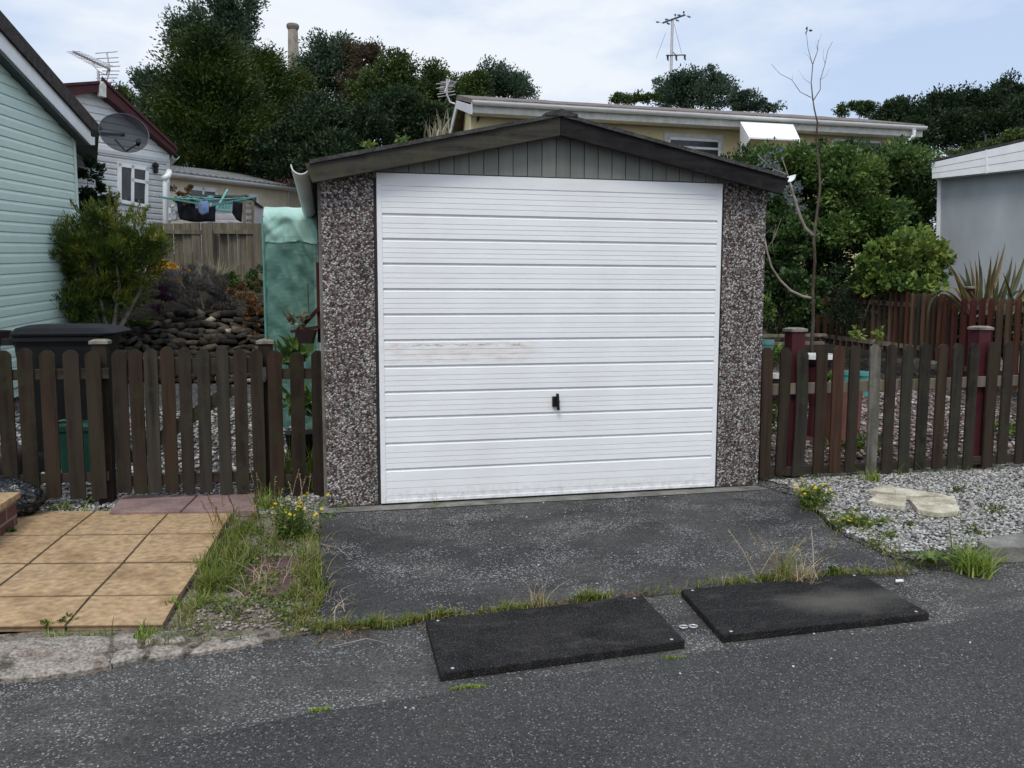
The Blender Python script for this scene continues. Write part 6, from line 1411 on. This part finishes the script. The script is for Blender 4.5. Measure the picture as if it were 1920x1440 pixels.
T('dark_tree', 'dense dark tree low in the middle above the left roof slope', [L3(740, 215, 60, 44, 27, 1.3), L3(680, 250, 70, 50, 26, 1.3), L3(800, 230, 46, 40, 27, 1), L3(600, 250, 60, 60, 26, 1.2), L3(540, 290, 60, 50, 26, 1), L3(640, 300, 70, 40, 25, 1)], 22000, .17, .36, 'leaf_dark')
T('broadleaf_tree', 'spiky topped mid green tree behind the small aerial', [L3(810, 160, 26, 34, 33, 1), L3(832, 178, 36, 40, 33, 1), L3(785, 180, 26, 36, 33, .8), L3(815, 130, 9, 16, 33, .2)], 6500, .17, .34, 'leaf_mid')
T('broadleaf_tree', 'mid green tree left of the round tree above the bungalow ridge', [L3(880, 165, 30, 24, 36, 1), L3(870, 190, 40, 30, 36, 1), L3(900, 150, 12, 16, 36, .3)], 4200, .17, .36, 'leaf_mid')
T('broadleaf_tree', 'rounded blue green tree above the left end of the bungalow roof', [L3(950, 152, 34, 26, 38, 1), L3(965, 168, 34, 24, 38, .9), L3(925, 165, 22, 28, 38, .6), L3(915, 128, 8, 14, 38, .12)], 5500, .17, .38, 'leaf_blue')
T('broadleaf_tree', 'large rounded tree at the foot of the utility pole', [L3(1300, 158, 50, 30, 48, 1.6), L3(1260, 170, 32, 26, 48, .9), L3(1345, 168, 36, 26, 48, 1), L3(1300, 190, 70, 22, 48, 1)], 9500, .22, .5, 'leaf_blue')
T('scrub_tree', 'low line of small green treetops over the bungalow ridge, left of the pole', [L3(1165, 184, 26, 7, 40, 1), L3(1205, 186, 28, 8, 40, 1)], 1600, .17, .25, 'leaf_mid')
T('scrub_tree', 'low treetops over the bungalow ridge, right of the pole', [L3(1395, 190, 30, 14, 44, 1), L3(1440, 200, 34, 9, 44, .7), L3(1385, 178, 12, 12, 44, .3)], 2300, .2, .3, 'leaf_blue')
T('scrub_tree', 'small distant treetop just right of the dead sapling', [L3(1600, 206, 34, 10, 50, 1), L3(1625, 200, 16, 8, 50, .4)], 1500, .2, .3, 'leaf_mid')
for cx_, cy_, rx_, ry_, w_, n_, lab, mm in ((1690, 220, 44, 40, 1, 9000, 'leftmost dark tree of the row at upper right', 'leaf_dark'), (1765, 210, 46, 42, 1, 9500, 'second dark tree of the row at upper right', 'leaf_dark'), (1840, 205, 46, 48, 1, 10500, 'third dark tree of the row at upper right', 'leaf_dark'), (1905, 190, 34, 56, 1, 9500, 'tallest dark tree at the right edge of the row', 'leaf_dark')):
    T('dark_tree', lab, [L3(cx_, cy_, rx_, ry_*.75, 34, 1), L3(cx_+20, cy_+35, rx_, ry_*.8, 33, 1), L3(cx_-15, cy_+10, rx_*.7, ry_*.7, 34, .6)], n_, .18, .40, mm)
bush('shrub', 'pale green shrub peeping over the white fascia of the grey garage', [L3(1880, 268, 30, 16, 20), L3(1850, 278, 22, 10, 20), L3(1800, 288, 30, 8, 20), L3(1905, 255, 14, 12, 20)], 1800, .10, .14, 'leaf_mid', stems=2)
mb = MB(); mb.tube([P(1848, 300, 22), P(1848, 252, 22)], .03, 6); tag(mb.build('post', M['darkmetal']), 'thin dark post rising behind the grey garage fascia', 'post')

# ================================================================== FOREGROUND WEEDS
def jit(pxs, n, sx_, sy_, z=0.):
    return [atz(random.choice(pxs)[0]+random.gauss(0, sx_), random.choice(pxs)[1]+random.gauss(0, sy_), z) for _ in range(n)]
def zone(poly, n, z=.004):
    xs = [p[0] for p in poly]; ys = [p[1] for p in poly]; out = []
    while len(out) < n:
        x, y = random.uniform(min(xs), max(xs)), random.uniform(min(ys), max(ys)); c = False
        for i in range(len(poly)):
            (x1, y1), (x2, y2) = poly[i], poly[i-1]
            if (y1 > y) != (y2 > y) and x < (x2-x1)*(y-y1)/(y2-y1)+x1: c = not c
        if c: out.append(tuple(atz(x, y, z)))
    return out
pts = clumped(zone([(410, 970), (600, 1000), (602, 1150), (560, 1060), (480, 1040), (440, 1110), (380, 1110), (395, 1030)], 2600), .42, 9)
blades(pts, .085, .0042, M['grass'], 'grass', kind='stuff', lean=1.1)
pts = clumped(zone([(380, 1040), (450, 985), (500, 1000), (455, 1110), (380, 1125), (360, 1105)], 1500), .5, 8)
blades(pts, .10, .0042, M['grass'], 'grass', kind='stuff', lean=1.0)
pts = clumped(zone([(545, 1070), (605, 1050), (605, 1190), (555, 1180)], 1500), .62, 8); blades(pts, .075, .0042, M['grass'], 'grass', kind='stuff', lean=1.1)
pts = clumped(zone([(330, 1125), (600, 1150), (600, 1195), (260, 1215)], 1500), .42, 10); blades(pts, .035, .004, M['grass'], 'grass', kind='stuff', lean=1.2)
pts = clumped(ground_line([(610, 1178), (740, 1172), (800, 1158), (1000, 1137), (1205, 1112), (1275, 1112)], 3800, .016, .0), .55, 7)
blades(pts, .042, .0038, M['grass'], 'grass', kind='stuff', lean=1.2)
pts = clumped(ground_line([(1290, 1100), (1420, 1090), (1600, 1076), (1700, 1075)], 1500, .014, .0), .6, 7); blades(pts, .045, .0038, M['grass'], 'grass', kind='stuff', lean=1.2)
pts = ground_line([(300, 1140), (430, 1128)], 260, .02, .004)+ground_line([(40, 1196), (330, 1196)], 300, .015, .004); blades(clumped(pts, .6, 9), .045, .004, M['grass_green'], 'grass', kind='stuff', lean=1.0)
pts = ground_line([(385, 1050), (395, 1130)], 500, .03, .004); blades(clumped(pts, .6, 9), .07, .004, M['grass'], 'grass', kind='stuff', lean=1.1)
pts = [p for p in rp(2.4, 4.6, -1.55, .02, 2600) if inv_drv(p[0], p[1])]; blades(clumped(pts, .22, 3.2), .05, .006, M['grass_green'], 'ground_cover', kind='stuff', lean=1.0)
pts = ground_line([(1700, 1055), (1600, 1000), (1530, 950)], 900, .045, .0)+ground_line([(1690, 1060), (1900, 1060)], 300, .03, 0); blades(clumped(pts, .6, 6), .055, .005, M['grass'], 'grass', kind='stuff', lean=1.1)
pts = ground_line([(2, 960), (200, 962)], 160, .02, 0)+ground_line([(1440, 905), (1900, 880)], 500, .05, 0)+ground_line([(480, 940), (600, 950)], 250, .06, 0); blades(clumped(pts, .5, 5), .08, .005, M['grass_green'], 'grass', kind='stuff', lean=.9)
pts = zone([(470, 1060), (600, 1060), (590, 1130), (450, 1130)], 260); blades(pts, .10, .0026, M['grass_dry'], 'dry_grass', kind='stuff', lean=2.0)
pts = zone([(600, 1000), (640, 1020), (650, 1180), (600, 1180)], 50); blades(pts, .11, .0022, M['grass_dry'], 'dry_grass', kind='stuff', lean=2.2)
wp = np.array(zone([(400, 985), (600, 980), (602, 1180), (400, 1150)], 900, .02)); wp = wp[[mnoise.noise(Vector((p[0]*9, p[1]*9, 8))) > .0 for p in wp]]
wp = np.repeat(wp, 4, axis=0)+RNG.normal(0, .012, (len(wp)*4, 3))*np.array([1, 1, .8]); wp[:, 2] = np.abs(wp[:, 2])+.004
fastmesh('low_weeds', leafquads(wp, np.tile([0, 0, .8], (len(wp), 1)), .020, .45, .8), 4, M['weed'], np.repeat(RNG.random(len(wp)), 4), None, 'stuff')
wp = np.array(ground_line([(640, 1176), (1280, 1106)], 500, .02, .006)+ground_line([(1560, 1070), (1700, 1075)], 200, .03, .006)+ground_line([(600, 1195), (800, 1175)], 160, .03, .006)); wp = wp[[mnoise.noise(Vector((p[0]*6, 4, 8))) > -.05 for p in wp]]
fastmesh('dry_litter', leafquads(wp, np.tile([.5, 0, .3], (len(wp), 1)), .022, .22, 1.), 4, M['leaf_rust'], np.repeat(RNG.random(len(wp)), 4), None, 'stuff')
blades(clumped(ground_line([(482, 968), (345, 1165)], 900, .018, .0), .6, 8), .06, .0042, M['grass'], 'grass', kind='stuff', lean=1.1)
def tuft(px, py, n, h, m, label, spread=.03, w=.005, lean=1.0, name='grass_tuft'):
    c = atz(px, py, 0); return tag(blades([c+np.array([random.gauss(0, spread), random.gauss(0, spread), 0]) for _ in range(n)], h, w, M[m], name, lean=lean), label, 'grass tuft')
tuft(1822, 1072, 420, .16, 'grass_green', 'big fresh green grass tuft at the right edge of the road', .035, .006, 1.2)
tuft(268, 1192, 110, .07, 'grass_green', 'small green grass tuft between the kerb stones at left', .02)
tuft(1500, 1092, 170, .11, 'grass_dry', 'pale dry grass tuft at the top edge of the scuffed rubber ramp', .05, .003, 1.5)
tuft(1470, 1094, 90, .13, 'grass', 'greenish grass tuft left of the dry one by the scuffed ramp', .025, .003, .8)
tuft(1010, 1140, 60, .10, 'grass_dry', 'thin dry grass tuft above the middle of the plain rubber ramp', .02, .002, .9)
tuft(1640, 905, 120, .09, 'grass_green', 'leafy green tuft at the foot of the right picket fence', .03, .008, .8)
tuft(500, 955, 150, .14, 'grass_green', 'green tuft at the corner of the red paving by the gate post', .03, .006, .7)
tuft(830, 950, 14, .10, 'grass_green', 'few thin grass stems at the foot of the white door', .05, .003, .6)
def stalks(pts, h, label, m='grass_dry', lean=.35, w=.0022, name='dry_stalks'):
    mb = MB()
    for p in pts:
        a = np.array(p); an = random.uniform(0, 6.28); l = h*random.uniform(.6, 1.1); e = a+np.array([cos(an)*l*lean, sin(an)*l*lean, l])
        mb.tube([a, (a+e)/2+[0, 0, l*.08], e], [w, w*.8, w*.4], 4, rnd=random.random())
        for k in range(6): t = .75+.05*k; q = a*(1-t)+e*t; mb.tube([q, q+unit(1)[0]*.012], [w*1.2, w*.3], 4, rnd=random.random())
    return tag(mb.build(name, M[m]), label, 'dead stalks')
stalks([atz(1420+random.uniform(-8, 8), 1085) for _ in range(4)]+[atz(1460+random.uniform(-8, 12), 1085) for _ in range(4)]+[atz(1525+random.uniform(-10, 10), 1075) for _ in range(5)], .20, 'thin dry stalks rising above the scuffed rubber ramp', lean=.6)
stalks([atz(1665, 1075)], .16, 'single dry stalk right of the scuffed rubber ramp')
stalks([atz(random.uniform(400, 560), random.uniform(965, 1010)) for _ in range(26)], .17, 'reddish seed stalks standing in the verge grass left of the driveway', m='leaf_rust', lean=.4)['kind'] = 'stuff'
stalks([atz(random.uniform(470, 600), random.uniform(935, 960)) for _ in range(9)], .2, 'seed stalks in front of the three dark pickets', lean=.3)['kind'] = 'stuff'
for x_, y_, e_ in ((625, 1212, (740, 1208)), (250, 1058, (300, 1050)), (600, 1020, (660, 1050))):
    a, b_ = atz(x_, y_, .004), atz(*e_, .004); mb = MB(); mb.tube([a, (a+b_)/2+[.01, .03, .012], b_], [.003, .0025, .001], 5); tag(mb.build('twig', M['barkpale']), {625: 'thin pale curved twig on the road left of the plain rubber ramp', 250: 'small twig on the tan path', 600: 'thin twig on the left edge of the driveway'}[x_], 'twig')
# ragwort
fm = None
def ragwort(px, py, spread, h, nst, nfl, label, seedn):
    rd = random.Random(seedn); c = atz(px, py, 0); r = thing('ragwort', c, label, 'flowering weed'); mb = MB(); lv = []; ld = []; heads = []
    for i in range(nst):
        b0 = c+np.array([rd.gauss(0, spread*.35), rd.gauss(0, spread*.35), 0]); e = b0+np.array([rd.gauss(0, spread*.6), rd.gauss(0, spread*.5), h*rd.uniform(.6, 1.05)])
        m_ = (b0+e)/2+np.array([rd.gauss(0, .01), 0, .01]); mb.tube([b0, m_, e], [.0028, .002, .0012], 5)
        for k in range(26):
            t = rd.random()*.92; q = b0*(1-t)+e*t; lv.append(q+unit(1)[0]*.014); ld.append([rd.gauss(0, 1), rd.gauss(0, 1), .4])
        heads.append(e)
        for k in range(2): q = e+np.array([rd.gauss(0, .022), rd.gauss(0, .022), rd.uniform(-.02, .012)]); mb.tube([m_*.3+e*.7, q], [.0014, .0009], 4); heads.append(q)
    mb.build('stem', M['weed'], r); lv = np.array(lv); fastmesh('foliage', leafquads(lv, np.array(ld), .030, .35), 4, M['weed'], np.repeat(RNG.random(len(lv)), 4), r)
    global fm
    rd.shuffle(heads)
    for q in heads[:nfl]:
        if fm is None:
            f = MB(); 
            for k in range(9):
                a = k*2*pi/9; a2 = a+.28; f.add([(0, 0, .001), (.0085*cos(a-.28), .0085*sin(a-.28), .001), (.0105*cos(a), .0105*sin(a), -.001), (.0085*cos(a2), .0085*sin(a2), .001)], [(0, 1, 2, 3)], .5)
            f.lathe((0, 0, 0), [(0, .0035), (.004, .002), (.0045, 0), (.001, -.005), (0, -.005)], 8); o = f.build('flower', M['yellowflower']); fm = o.data
        else: o = bpy.data.objects.new('flower', fm); COL.objects.link(o)
        o.parent = r; o.location = Vector(q)-r.location; o.rotation_euler = (rd.gauss(.35, .3), rd.gauss(0, .3), rd.uniform(0, 6))
ragwort(552, 1008, .12, .21, 34, 34, 'yellow flowered ragwort at the left edge of the driveway', 3)
ragwort(1525, 952, .10, .15, 30, 34, 'dense yellow flowered ragwort where the driveway meets the white gravel', 5)
ragwort(1600, 985, .13, .06, 22, 16, 'low sprawling ragwort with few yellow flowers along the driveway edge', 8)
# toothed leaf rosette
ro_ = thing('thistle', atz(1745, 1065), 'flat green toothed leaf rosette left of the big grass tuft', 'weed')
c = atz(1745, 1062, 0); V = []; F = []; Rn = []
for i in range(14):
    an = i*2.4; L = random.uniform(.07, .13); d0 = np.array([cos(an), sin(an), 0]); s0 = np.array([-sin(an), cos(an), 0]); nb_ = len(V); r_ = random.random()
    for k in range(13):
        t = k/12; w = (.016*sin(pi*min(1, t*1.05))+.002)*(1.25 if k % 2 else .55); p = c+d0*L*t+np.array([0, 0, .01+.05*sin(t*2.4)])
        V += [p-s0*w, p-np.array([0, 0, .004]), p+s0*w]; Rn += [r_]*3
        if k < 12: q = nb_+3*k; F += [(q, q+1, q+4, q+3), (q+1, q+2, q+5, q+4)]
mb = MB(); mb.v = [tuple(v) for v in V]; mb.f = F; mb.r = Rn; mb.build('leaf', M['weed'], ro_)
for x, y, s_, lab in ((1790, 925, .04, 'small reddish weed above the broken slabs'), (1860, 965, .07, 'low spreading weed patch right of the broken slabs'), (1830, 1005, .05, 'upright weed near the right kerb'), (1705, 990, .04, 'small weed right of the sprawling ragwort'), (1660, 1010, .05, 'weed clump at the driveway edge below the slabs'), (110, 960, .05, 'small weed at the foot of the left fence'), (170, 945, .05, 'leafy weed below the last picket before the gate'), (85, 1180, .03, 'tiny weed at the lower left path edge'), (20, 1005, .04, 'small weed in the tan path joint at left edge'), (130, 1170, .04, 'dark weed in the joint at the foot of the tan path'), (1655, 890, .06, 'bushy green weed at the foot of the pale picket'), (690, 945, .03, 'small reddish weed at the foot of the left garage pillar'), (610, 1105, .03, 'tiny weed on the left edge of the driveway'), (1560, 1075, .035, 'small weed at the driveway foot above the scuffed ramp')):
    c = atz(x, y, 0); C_, D_ = cloud([(c+[0, 0, s_*.4], (s_, s_, s_*.6), 1)], 110, s_*.4, .03, .4); k = C_[:, 2] > .002; C_, D_ = C_[k], D_[k]
    o = fastmesh('weed', leafquads(C_, D_, .022, .4), 4, M['weed'], np.repeat(RNG.random(len(C_)), 4)); tag(o, lab, 'weed', 'small weeds')
# mossy dashes along the old road joint
for i, (xa, ya, xb, yb) in enumerate(((583, 1334, 618, 1330), (845, 1292, 905, 1286), (1246, 1236, 1284, 1232), (888, 1289, 912, 1287))):
    pts = [p for p in ground_line([(xa, ya), (xb, yb)], 240, .004, -.006)]; o = blades(pts, .008, .004, M['grass_green'], 'moss', lean=1.2); tag(o, ['leftmost', 'long middle', 'rightmost', 'shorter middle'][i]+' tuft line of moss along the old road joint', 'moss', 'moss lines on the road')
# broken slabs on the gravel, kerb at right
def slab(pxs, z, h, label, skirt=None, name='broken_slab'):
    q = [atz(*p, z) for p in pxs]; pts = []
    for i in range(len(q)):
        a, b_ = q[i], q[(i+1) % len(q)]
        for k in range(4): p = a+(b_-a)*k/4; j = .006*mnoise.noise(Vector((p[0]*25, p[1]*25, 1))); pts.append(p+np.array([j, j, 0]))
    mb = MB(); mb.prism(pts, (0, 0, -h)); return tag(mb.build(name, M['slabpale'], bevel=.003), label, 'broken slab', 'broken pale slabs')
slab([(1628, 918), (1655, 909), (1768, 926), (1775, 929), (1700, 929)], .04, .03, 'long thin pale slab piece lying behind the other two')
slab([(1628, 938), (1645, 925), (1699, 929), (1698, 948), (1660, 945)], .045, .03, 'small pale broken slab piece, leftmost of the three')
slab([(1704, 934), (1790, 929), (1800, 957), (1760, 962), (1722, 955)], .045, .03, 'largest pale broken slab piece, rightmost of the three')
q = [atz(*p, .07) for p in ((1832, 1012), (1880, 1001), (2100, 1000), (2100, 1022), (1858, 1026))]
mb = MB(); mb.prism(q, (0, 0, -.08)); tag(mb.build('kerb_stone', M['concrete'], bevel=.006), 'grey weathered kerb stone at the right edge beside the gravel', 'kerb stone')
sc_ = atz(1686, 1090, .006); mb = MB(); mb.prism([sc_+[-.022, -.006, 0], sc_+[.017, -.008, 0], sc_+[.02, .007, 0], sc_+[-.012, .009, 0]], (0, 0, .006)); tag(mb.build('paper_scrap', M['whiteplastic']), 'small white scrap at the right corner of the scuffed rubber ramp', 'litter')
